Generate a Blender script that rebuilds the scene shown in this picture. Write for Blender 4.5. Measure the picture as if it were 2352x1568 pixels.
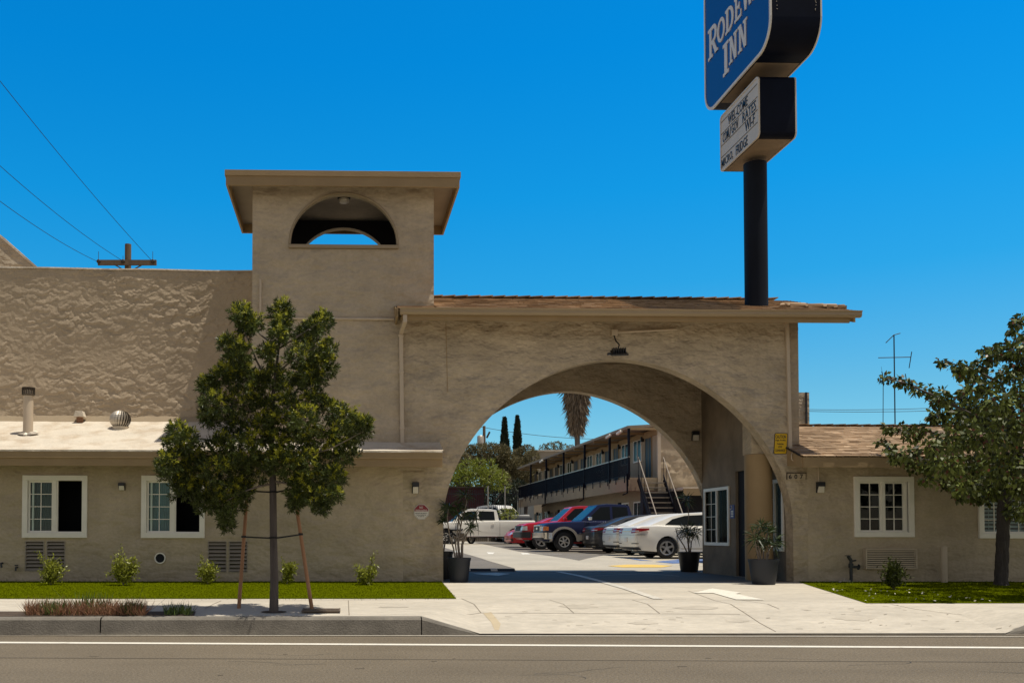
import bpy, bmesh, math, random
import numpy as np
from mathutils import Vector, Matrix, noise as mn
R = math.radians
for o in list(bpy.data.objects): bpy.data.objects.remove(o)
SC = bpy.context.scene; C = SC.collection
random.seed(7); RNG = np.random.default_rng(7)

# ------------------------------------------------------------------ camera
F = 2200.0; CAM = Vector((0.0, -18.3, 1.24))
YAW, PITCH, ROLL = R(1.3), R(1.6), R(0.08)
fwd = Vector((math.sin(YAW)*math.cos(PITCH), math.cos(YAW)*math.cos(PITCH), math.sin(PITCH)))
right = Vector((math.cos(YAW), -math.sin(YAW), 0)); up = right.cross(fwd)
right, up = (right*math.cos(ROLL)+up*math.sin(ROLL)), (up*math.cos(ROLL)-right*math.sin(ROLL))
Yd = Vector((0, 1, 0))
PPX = 785 - F*Yd.dot(right)/Yd.dot(fwd); PPY = 1228 + F*Yd.dot(up)/Yd.dot(fwd)
cd = bpy.data.cameras.new('camera'); cam = bpy.data.objects.new('camera', cd); C.objects.link(cam)
M = Matrix((right, up, -fwd)).transposed().to_4x4(); M.translation = CAM; cam.matrix_world = M
cd.sensor_width = 36; cd.sensor_fit = 'HORIZONTAL'; cd.lens = 36*F/2352
cd.shift_x = (1176-PPX)/2352; cd.shift_y = (PPY-784)/2352
cd.clip_start = .1; cd.clip_end = 3000; SC.camera = cam

# ------------------------------------------------------------------ sky, sun, exposure
SUN = Vector((.27, -.080, 1)).normalized()
w = bpy.data.worlds.new("World"); SC.world = w; w.use_nodes = True
nt = w.node_tree; nt.nodes.clear()
sky = nt.nodes.new('ShaderNodeTexSky'); sky.sky_type = 'NISHITA'; sky.sun_disc = False
sky.sun_elevation = math.asin(SUN.z); sky.sun_rotation = math.atan2(SUN.x, SUN.y)
sky.altitude = 0; sky.air_density = 1.0; sky.dust_density = .25; sky.ozone_density = 2.0
def WN(t, **k):
    n = nt.nodes.new(t)
    for a, v in k.items(): setattr(n, a, v)
    return n
def grade(sat, hue, low, high):                    # unseen sky half behind the camera, dimmed and warmed by elevation to set facade light
    h = WN('ShaderNodeHueSaturation'); h.inputs['Saturation'].default_value = sat; h.inputs['Hue'].default_value = hue; nt.links.new(sky.outputs[0], h.inputs['Color'])
    mr = WN('ShaderNodeMapRange'); mr.inputs[1].default_value = .05; mr.inputs[2].default_value = .50; nt.links.new(sep.outputs['Z'], mr.inputs[0])
    m = WN('ShaderNodeMix', data_type='RGBA'); m.inputs[6].default_value = (*low, 1); m.inputs[7].default_value = (*high, 1); nt.links.new(mr.outputs[0], m.inputs[0])
    v = WN('ShaderNodeVectorMath', operation='MULTIPLY'); nt.links.new(h.outputs[0], v.inputs[0]); nt.links.new(m.outputs[2], v.inputs[1]); return v.outputs[0]
wtc = WN('ShaderNodeTexCoord'); sep = WN('ShaderNodeSeparateXYZ'); nt.links.new(wtc.outputs['Generated'], sep.inputs[0])
rmp = WN('ShaderNodeValToRGB'); el = rmp.color_ramp.elements; nt.links.new(sep.outputs['Z'], rmp.inputs[0])
SKY = [(.0, (.66, .80, .95)), (.10, (.42, .84, .96)), (.14, (.34, .83, .96)), (.245, (.09, .85, 1.15)), (.33, (.03, .88, 1.28)), (.45, (.006, .85, 1.36))]
while len(el) < len(SKY): el.new(.5)
for e_, (p_, c_) in zip(el, SKY): e_.position = p_; e_.color = (*[c/1.4 for c in c_], 1)
vm = WN('ShaderNodeVectorMath', operation='SCALE'); vm.inputs['Scale'].default_value = 1.4; nt.links.new(rmp.outputs[0], vm.inputs[0])
vn = WN('ShaderNodeVectorMath', operation='MULTIPLY'); nt.links.new(vm.outputs[0], vn.inputs[0]); nt.links.new(sky.outputs[0], vn.inputs[1]); north = vn.outputs[0]
south = grade(.55, .5, (.88, .75, .61), (.54, .52, .53))
mr = WN('ShaderNodeMapRange', interpolation_type='SMOOTHSTEP'); mr.inputs[1].default_value = .25; mr.inputs[2].default_value = .65; nt.links.new(sep.outputs['Y'], mr.inputs[0])
mixs = WN('ShaderNodeMix', data_type='RGBA'); nt.links.new(mr.outputs[0], mixs.inputs[0]); nt.links.new(south, mixs.inputs[6]); nt.links.new(north, mixs.inputs[7])
bg = WN('ShaderNodeBackground'); bg.inputs['Strength'].default_value = .13
wo = WN('ShaderNodeOutputWorld'); nt.links.new(mixs.outputs[2], bg.inputs['Color']); nt.links.new(bg.outputs[0], wo.inputs[0])
sl = bpy.data.lights.new('sun', 'SUN'); sl.energy = 4.2; sl.angle = R(.5); sl.color = (1, .93, .80)
so = bpy.data.objects.new('sun', sl); C.objects.link(so); so.rotation_euler = SUN.to_track_quat('Z', 'Y').to_euler(); so.location = (0, 0, 40)
SC.view_settings.view_transform = 'Standard'; SC.view_settings.look = 'None'
SC.view_settings.exposure = 0; SC.view_settings.gamma = 1

# ------------------------------------------------------------------ geometry of the place
def ray(px, py): return fwd + right*((px-PPX)/F) + up*((PPY-py)/F)
def at(px, py, Y):                                  # photo pixel (2352 wide) -> point on the plane y = Y
    d = ray(px, py); return CAM + d*((Y-CAM.y)/d.y)
def ax(px, Y, py=1100): return at(px, py, Y).x
def az(py, Y, px=1200): return at(px, py, Y).z
def lerp(a, b, t): return a+(b-a)*t
def pw(x, pts):
    if x <= pts[0][0]: return pts[0][1]
    for (a, b), (c, d) in zip(pts, pts[1:]):
        if x <= c: return lerp(b, d, (x-a)/(c-a))
    return pts[-1][1]
CURB = -6.4
def curb_h(x): return pw(x, [(1.0, .215), (1.72, .02), (8.35, .02), (9.05, .215)])
def H(x, y):
    if y < CURB: return 0.0
    if y < -4.9: return lerp(curb_h(x), .275, (y-CURB)/1.5)
    return pw(y, [(-4.9, .275), (0, .35), (4.5, .365), (12, .5), (36, .74), (70, 1.0)])
YB = [CURB, -4.9, 0, 4.5, 12, 36, 70]; XB = [1.0, 1.72, 8.35, 9.05]
def ag(px, py):                                     # photo pixel -> point on the ground
    d = ray(px, py); z = .3
    for _ in range(30):
        t = (z-CAM.z)/d.z; p = CAM+d*t; z = .6*z+.4*H(p.x, p.y)
    return Vector((p.x, p.y, H(p.x, p.y)))

# ------------------------------------------------------------------ materials
MATS = {}
def mat(name, col, rough=.7, metal=0, var=.0, vs=3.0, bump=0, bs=30, spec=.5, alpha=1, stretch=(1, 1, 1), fine=0, fs=60, coat=0, col2=None, thr=(.35, .65), island=0, trans=0, streak=None, bd=5):
    m = bpy.data.materials.new(name); m.use_nodes = True; n = m.node_tree; ns, ln = n.nodes, n.links
    b = ns['Principled BSDF']; b.inputs['Roughness'].default_value = rough; b.inputs['Metallic'].default_value = metal
    b.inputs['Specular IOR Level'].default_value = spec; b.inputs['Base Color'].default_value = (*col, 1)
    if coat: b.inputs['Coat Weight'].default_value = coat; b.inputs['Coat Roughness'].default_value = .04
    need = var or bump or fine or col2 or streak
    if need:
        g = ns.new('ShaderNodeTexCoord'); mp = ns.new('ShaderNodeMapping'); mp.inputs['Scale'].default_value = stretch
        ln.new(g.outputs['Object'], mp.inputs[0]); src = mp.outputs[0]
    out = None
    def N(s, d=6, r=.6):
        t = ns.new('ShaderNodeTexNoise'); t.inputs['Scale'].default_value = s; t.inputs['Detail'].default_value = d; t.inputs['Roughness'].default_value = r
        ln.new(src, t.inputs['Vector']); return t.outputs['Fac']
    def RM(v, a, c, fr=.25, to=.75):
        t = ns.new('ShaderNodeMapRange'); t.inputs[1].default_value = fr; t.inputs[2].default_value = to; t.inputs[3].default_value = a; t.inputs[4].default_value = c
        ln.new(v, t.inputs[0]); return t.outputs[0]
    def MUL(cs, f):
        t = ns.new('ShaderNodeVectorMath'); t.operation = 'SCALE'
        if isinstance(cs, tuple): t.inputs[0].default_value = cs
        else: ln.new(cs, t.inputs[0])
        ln.new(f, t.inputs['Scale']); return t.outputs[0]
    cur = tuple(col)
    if col2:
        mx = ns.new('ShaderNodeMix'); mx.data_type = 'RGBA'; mx.inputs[6].default_value = (*col, 1); mx.inputs[7].default_value = (*col2, 1)
        ln.new(RM(N(vs*.7, 8), 0, 1, *thr), mx.inputs[0]); cur = mx.outputs[2]
    if var: cur = MUL(cur, RM(N(vs), 1-var, 1+var))
    if fine: cur = MUL(cur, RM(N(fs, 3, .8), 1-fine, 1+fine))
    if streak:                                             # long stains or wheel tracks: (amount, scale, sx, sy, sz)
        m2 = ns.new('ShaderNodeMapping'); m2.inputs['Scale'].default_value = streak[2:]; ln.new(g.outputs['Object'], m2.inputs[0]); tn = ns.new('ShaderNodeTexNoise'); tn.inputs['Scale'].default_value = streak[1]; tn.inputs['Detail'].default_value = 5; tn.inputs['Roughness'].default_value = .65; ln.new(m2.outputs[0], tn.inputs['Vector']); cur = MUL(cur, RM(tn.outputs['Fac'], 1-streak[0], 1+streak[0]*.6, .3, .7))
    if island:
        gi = ns.new('ShaderNodeNewGeometry'); cur = MUL(cur, RM(gi.outputs['Random Per Island'], 1-island, 1+island, 0, 1))
    if not isinstance(cur, tuple): ln.new(cur, b.inputs['Base Color'])
    if bump:
        bp = ns.new('ShaderNodeBump'); bp.inputs['Strength'].default_value = 1; bp.inputs['Distance'].default_value = bump
        ln.new(N(bs, bd, .55), bp.inputs['Height']); ln.new(bp.outputs[0], b.inputs['Normal'])
    if trans:
        tr = ns.new('ShaderNodeBsdfTranslucent'); mxs = ns.new('ShaderNodeMixShader'); mxs.inputs[0].default_value = trans
        if isinstance(cur, tuple): tr.inputs[0].default_value = (*[min(1, c*1.6) for c in cur], 1)
        else: ln.new(cur, tr.inputs[0])
        ln.new(b.outputs[0], mxs.inputs[1]); ln.new(tr.outputs[0], mxs.inputs[2]); ln.new(mxs.outputs[0], ns['Material Output'].inputs[0])
    MATS[name] = m; return m
def glassy(name, tint=(.75, .85, .85), refl=.018, ior=.8):
    m = bpy.data.materials.new(name); m.use_nodes = True; n = m.node_tree; ns, ln = n.nodes, n.links; ns.clear()
    o = ns.new('ShaderNodeOutputMaterial'); t = ns.new('ShaderNodeBsdfTransparent'); t.inputs[0].default_value = (*tint, 1)
    g = ns.new('ShaderNodeBsdfGlossy'); g.inputs['Roughness'].default_value = .02; g.inputs[0].default_value = (.9, .95, 1, 1)
    fr = ns.new('ShaderNodeLayerWeight'); fr.inputs[0].default_value = .5; pw_ = ns.new('ShaderNodeMath'); pw_.operation = 'POWER'; pw_.inputs[1].default_value = 4; ln.new(fr.outputs['Facing'], pw_.inputs[0])
    ad = ns.new('ShaderNodeMath'); ad.operation = 'MULTIPLY_ADD'; ad.inputs[1].default_value = ior; ad.inputs[2].default_value = refl; ln.new(pw_.outputs[0], ad.inputs[0])
    mx = ns.new('ShaderNodeMixShader'); ln.new(ad.outputs[0], mx.inputs[0]); ln.new(t.outputs[0], mx.inputs[1]); ln.new(g.outputs[0], mx.inputs[2]); ln.new(mx.outputs[0], o.inputs[0])
    MATS[name] = m; return m
ST = (.495, .408, .298)
mat('stucco', ST, .92, var=.20, vs=.9, bump=.13, bs=2.0, bd=3, fine=.12, fs=16, spec=.2, stretch=(1, 1, 1.5), streak=(.07, 1.3, 2.2, 2.2, .22))
mat('stucco_arch', tuple(c*.97 for c in ST), .92, var=.24, vs=1.3, bump=.17, bs=2.1, bd=3, fine=.16, fs=8, spec=.2, stretch=(1, 1, 1.6), streak=(.07, 1.5, 2.0, 2.0, .22))
mat('stucco_rough', (.45, .36, .255), .95, var=.14, vs=1.4, bump=.012, bs=14, fine=.08, fs=30, spec=.15)
mat('stucco_smooth', (.36, .285, .195), .9, var=.1, vs=1.2, bump=.006, bs=12, spec=.2)
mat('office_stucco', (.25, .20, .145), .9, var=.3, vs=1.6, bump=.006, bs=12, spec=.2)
mat('ceiling_plaster', (.55, .47, .37), .9, var=.25, vs=1.6, fine=.1, fs=9, spec=.2)
mat('lining_and_porch_shade', (.022, .022, .028), .9)  # dark tower lining; on the rear wing wall it paints in porch shade
mat('trim', (.335, .235, .125), .7, var=.10, vs=2.5, bump=.003, bs=25, spec=.3)
mat('gutter_paint', (.37, .275, .165), .45, var=.06, vs=2)
mat('pipe_paint', (.56, .46, .345), .55, var=.06, vs=4)
mat('roof_coating', (.65, .58, .475), .8, var=.10, vs=2.5, bump=.02, bs=9, col2=(.46, .36, .25), thr=(.48, .72), fine=.08, fs=25)
mat('roof_flat', (.30, .27, .24), .9, var=.2, vs=2)
mat('white_frame', (.90, .86, .78), .45, var=.05, vs=5)
mat('dark_interior', (.012, .013, .018), .9)
mat('curtain', (.30, .42, .46), .9, var=.12, vs=8)
mat('pane_reflection', (.13, .17, .18), .9, var=.35, vs=2.5)  # bluish tone painting in a pane reflection, not cloth
mat('blue_curtain', (.015, .03, .055), .9)
mat('blind', (.55, .60, .60), .6)
mat('louver_metal', (.36, .31, .255), .6, var=.08, vs=6)
mat('black_metal', (.012, .013, .018), .4, spec=.5)
mat('rail_paint', (.005, .006, .014), .7, spec=.2)
mat('lamp_lens', (.72, .66, .55), .3)
mat('concrete', (.545, .492, .405), .85, var=.13, vs=1.1, bump=.003, bs=90, fine=.16, fs=7, stretch=(.6, 1.6, 1))
mat('concrete_lot', (.47, .42, .33), .85, var=.15, vs=.8, fine=.1, fs=8)
mat('curb_concrete', (.20, .18, .15), .9, var=.28, vs=2.2, bump=.006, bs=50, fine=.15, fs=15)
mat('joint', (.24, .20, .155), .95)
mat('crack', (.33, .285, .22), .95)
mat('asphalt', (.178, .146, .104), .9, var=.12, vs=.7, streak=(.12, 1.0, .035, 1.3, 1), bump=.010, bs=70, fine=.55, fs=42, spec=.25)
mat('asphalt_lot', (.172, .150, .122), .9, var=.22, vs=.8, bump=.004, bs=60, fine=.2, fs=30)
mat('asphalt_dark', (.06, .058, .056), .9, var=.2, vs=1)
mat('gutter_dirt', (.20, .17, .13), .95, var=.35, vs=5, fine=.3, fs=40)
mat('road_paint', (.78, .74, .64), .7, var=.08, vs=6, fine=.15, fs=25, col2=(.38, .33, .26), thr=(.60, .78))
mat('worn_paint', (.62, .58, .50), .7, var=.18, vs=4, fine=.2, fs=20)
mat('yellow_paint', (.75, .50, .10), .7, var=.12, vs=4)
mat('blue_paint', (.10, .17, .36), .7, var=.12, vs=4)
mat('soil', (.085, .06, .042), .95, var=.3, vs=6, bump=.03, bs=20)
mat('earth', (.22, .18, .13), .95, var=.2, vs=.3)
mat('turf_base', (.095, .115, .002), 1.0, var=.22, vs=2.5, bump=.02, bs=120, fine=.35, fs=60, spec=0)
mat('turf_blade', (.135, .165, .002), 1.0, island=.3, trans=.15, spec=0)
mat('dry_blade', (.30, .155, .085), .8, island=.5, trans=.2)
mat('weed_blade', (.10, .15, .03), .6, island=.4, trans=.3)
mat('petal', (.85, .80, .65), .8)
mat('bark_dark', (.075, .064, .060), .95, var=.35, vs=6, bump=.03, bs=24, stretch=(1, 1, .25))
mat('bark', (.11, .092, .082), .95, var=.3, vs=6, bump=.03, bs=24, stretch=(1, 1, .25))
mat('bark_pale', (.22, .18, .15), .9, var=.25, vs=5, bump=.008, bs=20, stretch=(1, 1, .3))
mat('stake_wood', (.36, .19, .10), .8, var=.2, vs=6, stretch=(1, 1, .2))
mat('old_wood', (.16, .11, .07), .9, var=.25, vs=4, stretch=(1, 1, .2))
mat('rubber', (.012, .012, .013), .75)
mat('leaf_fern', (.070, .092, .018), .42, island=.6, trans=.10, var=.4, vs=2.8, spec=.3)
mat('leaf_lit_tip', (.40, .40, .035), .5, island=.5, trans=.25, spec=.25)  # yellow-green tip leaves, brightened to paint in sun highlights
mat('leaf_pear', (.088, .108, .020), .5, island=.8, trans=.12, var=.35, vs=1.6, spec=.3)
mat('leaf_red', (.13, .045, .025), .4, island=.5, trans=.25)
mat('leaf_bush', (.27, .29, .035), .45, island=.5, trans=.3)
mat('leaf_olive', (.155, .130, .055), .7, island=.5, trans=.2, var=.25, vs=.6)
mat('leaf_lime', (.20, .23, .02), .55, island=.5, trans=.35, var=.2, vs=.8)
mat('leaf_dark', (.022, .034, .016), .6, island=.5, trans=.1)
mat('leaf_drac', (.035, .060, .018), .4, island=.5, trans=.15)
mat('frond_dry', (.25, .19, .13), .9, island=.5)
mat('frond_green', (.07, .10, .03), .5, island=.4, trans=.15)
mat('pot_plastic', (.012, .016, .026), .55, var=.15, vs=5)
mat('pot_black', (.008, .008, .010), .5)
mat('sign_blue', (.002, .040, .235), .4, var=.05, vs=1)
mat('sign_white', (.72, .68, .62), .5, var=.04, vs=3)
mat('sign_panel', (.62, .55, .45), .5, var=.08, vs=2.5)
mat('sign_case', (.003, .005, .014), .5, var=.3, vs=3, col2=(.035, .027, .02), thr=(.66, .9), spec=.12)
mat('sign_bottom', (.23, .17, .11), .7, var=.3, vs=2.2)
mat('steel_white', (.72, .70, .66), .5)
mat('pole_paint', (.004, .007, .015), .6, spec=.2, var=.35, vs=3, stretch=(1, 1, .3), col2=(.05, .055, .05), thr=(.6, .8))
mat('letter_black', (.012, .012, .014), .5)
mat('sign_yellow', (.68, .42, .008), .5, var=.04, vs=4)
mat('sign_red', (.26, .018, .028), .5)
mat('sign_navy', (.02, .03, .22), .5)
mat('plaque', (.42, .36, .27), .8, var=.1, vs=10)
mat('galv', (.50, .45, .38), .45, metal=.55, var=.2, vs=9)
mat('galv_dark', (.06, .045, .03), .7)
mat('grate_iron', (.15, .115, .085), .7)
mat('rust', (.22, .11, .06), .9, var=.2, vs=10)
mat('valve_metal', (.05, .055, .06), .5, metal=.5)
mat('white_paint', (.78, .75, .68), .38, coat=.2)
mat('red_paint', (.50, .006, .014), .32, coat=.4)
mat('navy_paint', (.008, .013, .055), .4, coat=.1, spec=.3)
mat('gray_paint', (.04, .04, .045), .35, coat=.3)
mat('black_paint', (.010, .010, .012), .25, coat=.8)
mat('silver_paint', (.42, .38, .32), .35, metal=.3)
mat('chrome', (.75, .72, .68), .12, metal=1)
mat('alloy', (.62, .60, .56), .3, metal=.7)
mat('car_glass', (.013, .015, .016), .2, spec=.09)
mat('tail_red', (.33, .004, .010), .35, spec=.3)
mat('head_clear', (.62, .62, .60), .12, coat=.6)
mat('amber', (.62, .16, .02), .2, coat=.5)
mat('plastic_dark', (.018, .018, .020), .6)
mat('shed_red', (.055, .009, .010), .8, var=.2, vs=2)
mat('beige_wall', (.42, .35, .26), .9, var=.08, vs=1)
mat('door_dark', (.008, .009, .016), .5)
mat('tread', (.30, .26, .205), .7)
mat('soffit', (.30, .25, .19), .9, var=.12, vs=2)
mat('wire', (.015, .015, .02), .6)
glassy('glass'); glassy('glass_dark', (.45, .52, .52), .004, .05)
def shingle_mat(name, c1, c2, c3):
    m = bpy.data.materials.new(name); m.use_nodes = True; n = m.node_tree; ns, ln = n.nodes, n.links; b = ns['Principled BSDF']
    b.inputs['Roughness'].default_value = .95; b.inputs['Specular IOR Level'].default_value = .15
    g = ns.new('ShaderNodeNewGeometry'); tc = ns.new('ShaderNodeTexCoord'); nz = ns.new('ShaderNodeTexNoise'); nz.inputs['Scale'].default_value = 1.4; nz.inputs['Detail'].default_value = 8
    ln.new(tc.outputs['Object'], nz.inputs['Vector'])
    r = ns.new('ShaderNodeValToRGB'); e = r.color_ramp.elements; e[0].color = (*c1, 1); e[1].color = (*c2, 1); e.new(.5).color = (*c3, 1)
    ln.new(g.outputs['Random Per Island'], r.inputs[0])
    mr = ns.new('ShaderNodeMapRange'); mr.inputs[1].default_value = .3; mr.inputs[2].default_value = .7; mr.inputs[3].default_value = .75; mr.inputs[4].default_value = 1.15; ln.new(nz.outputs[0], mr.inputs[0])
    v = ns.new('ShaderNodeVectorMath'); v.operation = 'SCALE'; ln.new(r.outputs[0], v.inputs[0]); ln.new(mr.outputs[0], v.inputs['Scale']); ln.new(v.outputs[0], b.inputs['Base Color'])
    MATS[name] = m
shingle_mat('shingle', (.27, .18, .108), (.50, .36, .235), (.39, .27, .17))

# ------------------------------------------------------------------ mesh builder
class MB:
    def __init__(s): s.v = []; s.f = []
    def add(s, vs, fs):
        k = len(s.v); s.v += [tuple(p) for p in vs]; s.f += [tuple(i+k for i in f) for f in fs]; return s
    def quad(s, a, b, c, d): return s.add([a, b, c, d], [(0, 1, 2, 3)])
    def box(s, x0, x1, y0, y1, z0, z1):
        return s.add([(x0,y0,z0),(x1,y0,z0),(x1,y1,z0),(x0,y1,z0),(x0,y0,z1),(x1,y0,z1),(x1,y1,z1),(x0,y1,z1)],
            [(3,2,1,0),(4,5,6,7),(0,1,5,4),(1,2,6,5),(2,3,7,6),(3,0,4,7)])
    def bar(s, a, b, wx, wz=None, upv=(0, 0, 1)):          # oriented box from a to b
        a, b = Vector(a), Vector(b); wz = wz or wx; d = (b-a).normalized(); u = Vector(upv)
        if abs(d.dot(u)) > .98: u = Vector((0, 1, 0))
        x = d.cross(u).normalized()*(wx/2); z = x.cross(d).normalized()*(wz/2)
        p = [a-x-z, a+x-z, a+x+z, a-x+z, b-x-z, b+x-z, b+x+z, b-x+z]
        return s.add(p, [(3,2,1,0),(4,5,6,7),(0,1,5,4),(1,2,6,5),(2,3,7,6),(3,0,4,7)])
    def tube(s, pts, r, n=8, cap=True):
        pts = [Vector(p) for p in pts]; rs = r if isinstance(r, (list, tuple)) else [r]*len(pts); k = len(s.v); ref = None
        for i, p in enumerate(pts):
            d = (pts[min(i+1, len(pts)-1)]-pts[max(i-1, 0)]).normalized()
            if ref is None: ref = Vector((0, 0, 1)) if abs(d.z) < .9 else Vector((1, 0, 0))
            x = (ref-d*ref.dot(d)).normalized(); y = d.cross(x); ref = x
            for j in range(n):
                a = 2*math.pi*j/n; s.v.append(tuple(p+x*(rs[i]*math.cos(a))+y*(rs[i]*math.sin(a))))
        for i in range(len(pts)-1):
            for j in range(n): s.f.append((k+i*n+j, k+i*n+(j+1) % n, k+(i+1)*n+(j+1) % n, k+(i+1)*n+j))
        if cap: s.f.append(tuple(k+j for j in reversed(range(n)))); s.f.append(tuple(k+(len(pts)-1)*n+j for j in range(n)))
        return s
    def lathe(s, prof, c=(0, 0, 0), n=24, axis='z', cap=True):
        k = len(s.v)
        for r, h in prof:
            for j in range(n):
                a = 2*math.pi*j/n; p = (r*math.cos(a), r*math.sin(a), h)
                if axis == 'y': p = (p[0], h, p[1])
                if axis == 'x': p = (h, p[0], p[1])
                s.v.append((p[0]+c[0], p[1]+c[1], p[2]+c[2]))
        for i in range(len(prof)-1):
            for j in range(n): s.f.append((k+i*n+j, k+i*n+(j+1) % n, k+(i+1)*n+(j+1) % n, k+(i+1)*n+j))
        if cap: s.f.append(tuple(k+j for j in reversed(range(n)))); s.f.append(tuple(k+(len(prof)-1)*n+j for j in range(n)))
        return s
    def prism(s, poly, y0, y1, ax='y'):                    # poly of (a,b): extruded along an axis
        def P(p, y): return (p[0], y, p[1]) if ax == 'y' else ((y, p[0], p[1]) if ax == 'x' else (p[0], p[1], y))
        n = len(poly); vs = [P(p, y0) for p in poly]+[P(p, y1) for p in poly]
        fs = [tuple(range(n)), tuple(range(2*n-1, n-1, -1))]+[(i, i+n, (i+1) % n+n, (i+1) % n) for i in range(n)]
        return s.add(vs, fs)
    def build(s, name, m, parent=None, smooth=0, local=False, bevel=0):
        me = bpy.data.meshes.new(name); off = Vector((0, 0, 0))
        if parent is not None and not local:
            q = parent
            while q is not None: off += q.location; q = q.parent
        vs = s.v if off.length == 0 else [(p[0]-off.x, p[1]-off.y, p[2]-off.z) for p in s.v]
        me.from_pydata(vs, [], s.f); me.update()
        bm = bmesh.new(); bm.from_mesh(me); bmesh.ops.recalc_face_normals(bm, faces=bm.faces)
        if bevel: bmesh.ops.bevel(bm, geom=[e for e in bm.edges if len(e.link_faces) == 2 and e.calc_face_angle(0) > .5], offset=bevel, segments=2, affect='EDGES', profile=.6)
        bm.to_mesh(me); bm.free()
        me.materials.append(MATS[m] if isinstance(m, str) else m)
        if smooth: 
            me.shade_smooth(); me.set_sharp_from_angle(angle=R(smooth))
        o = bpy.data.objects.new(name, me); C.objects.link(o)
        if parent is not None: o.parent = parent
        return o
def tag(o, label=None, cat=None, group=None, kind=None):
    for k, v in (('label', label), ('category', cat), ('group', group), ('kind', kind)):
        if v: o[k] = v
    return o
def thing(name, label, cat, loc=(0, 0, 0), rz=0, group=None):
    o = bpy.data.objects.new(name, None); C.objects.link(o); o.location = loc; o.rotation_euler = (0, 0, rz); o.empty_display_size = .2
    return tag(o, label, cat, group)
def struct(mb, name, m, kind='structure', smooth=0): return tag(mb.build(name, m, None, smooth), kind=kind)
def copy_tree(o, parent=None):
    c = o.copy(); C.objects.link(c)
    if parent is not None: c.parent = parent
    for ch in list(o.children): copy_tree(ch, c)
    return c
def sheet(poly, lift, name=None, m=None, kind='structure', mb=None, hf=H):   # polygon laid on the ground, cut where the slope breaks
    bm = bmesh.new(); bm.faces.new([bm.verts.new((p[0], p[1], 0)) for p in poly])
    for y in YB: bmesh.ops.bisect_plane(bm, geom=bm.faces[:]+bm.edges[:]+bm.verts[:], plane_co=(0, y, 0), plane_no=(0, 1, 0))
    if min(p[1] for p in poly) < -4.9:
        for x in XB: bmesh.ops.bisect_plane(bm, geom=bm.faces[:]+bm.edges[:]+bm.verts[:], plane_co=(x, 0, 0), plane_no=(1, 0, 0))
    bmesh.ops.triangulate(bm, faces=bm.faces)
    ym = sum(p[1] for p in poly)/len(poly)
    vs = [(v.co.x, v.co.y, hf(v.co.x, v.co.y+(1e-5 if ym > v.co.y else -1e-5))+lift) for v in bm.verts]; bm.verts.index_update()
    fs = [tuple(v.index for v in f.verts) for f in bm.faces]; bm.free()
    b = mb or MB(); b.add(vs, fs)
    if name: return struct(b, name, m, kind)
    return b
def G(*pp): return [(lambda q: (q.x, q.y))(ag(*p)) for p in pp]
def line_g(a, b, wd, lift, mb):
    a, b = Vector(a[:2]), Vector(b[:2]); d = (b-a).normalized(); n = Vector((-d.y, d.x))*wd/2
    return sheet([a-n, b-n, b+n, a+n], lift, mb=mb)
def text(mb, s, o, ux, uz, h, wd=None, depth=.004, seg=2, align='c', bold=.018):
    cu = bpy.data.curves.new('t', 'FONT'); cu.body = s; cu.size = 1; cu.extrude = .5; cu.offset = bold; cu.resolution_u = seg
    ob = bpy.data.objects.new('t', cu); C.objects.link(ob); dg = bpy.context.evaluated_depsgraph_get(); me = bpy.data.meshes.new_from_object(ob.evaluated_get(dg))
    co = [v.co.copy() for v in me.vertices]; fs = [tuple(p.vertices) for p in me.polygons]
    bpy.data.objects.remove(ob); bpy.data.curves.remove(cu); bpy.data.meshes.remove(me)
    x0, x1 = min(c.x for c in co), max(c.x for c in co); y0, y1 = min(c.y for c in co), max(c.y for c in co)
    sy = h/(y1-y0); sx = (wd/(x1-x0)) if wd else sy; ux, uz = Vector(ux), Vector(uz); nn = ux.cross(uz); o = Vector(o)
    ofs = -(x1-x0)*sx/2 if align == 'c' else 0
    mb.add([o+ux*((c.x-x0)*sx+ofs)+uz*((c.y-y0)*sy)+nn*(c.z*depth) for c in co], fs)

# ------------------------------------------------------------------ foliage helpers
def rand_unit(n):
    v = RNG.normal(size=(n, 3)); return v/np.linalg.norm(v, axis=1)[:, None]
def blades(P, D, L, W, fold=0.0, mid=.45, side=None):      # arrays -> leaf quads (base, left, tip, right)
    n = len(P); r = rand_unit(n) if side is None else side
    S = np.cross(D, r); S /= (np.linalg.norm(S, axis=1)[:, None]+1e-9); N = np.cross(S, D)
    L = np.broadcast_to(np.asarray(L, float), (n,))[:, None]; W = np.broadcast_to(np.asarray(W, float), (n,))[:, None]
    V = np.stack([P, P+D*L*mid+S*W/2+N*W*fold, P+D*L, P+D*L*mid-S*W/2+N*W*fold], axis=1).reshape(-1, 3)
    Fc = np.arange(4*n).reshape(n, 4); return V, Fc
def leafmesh(name, VF, m, parent=None, kind=None):
    V = np.concatenate([v for v, f in VF]); k = 0; Fs = []
    for v, f in VF: Fs.append(f+k); k += len(v)
    Fc = np.concatenate(Fs); off = np.zeros(3); q = parent
    while q is not None: off += np.array(q.location); q = q.parent
    V = V-off; me = bpy.data.meshes.new(name); me.vertices.add(len(V)); me.vertices.foreach_set('co', V.astype(np.float32).ravel())
    me.loops.add(Fc.size); me.loops.foreach_set('vertex_index', Fc.ravel().astype(np.int32)); me.polygons.add(len(Fc))
    me.polygons.foreach_set('loop_start', (np.arange(len(Fc))*4).astype(np.int32)); me.update(calc_edges=True); me.validate()
    me.materials.append(MATS[m]); o = bpy.data.objects.new(name, me); C.objects.link(o)
    if parent is not None: o.parent = parent
    if kind: o['kind'] = kind
    return o
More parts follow.
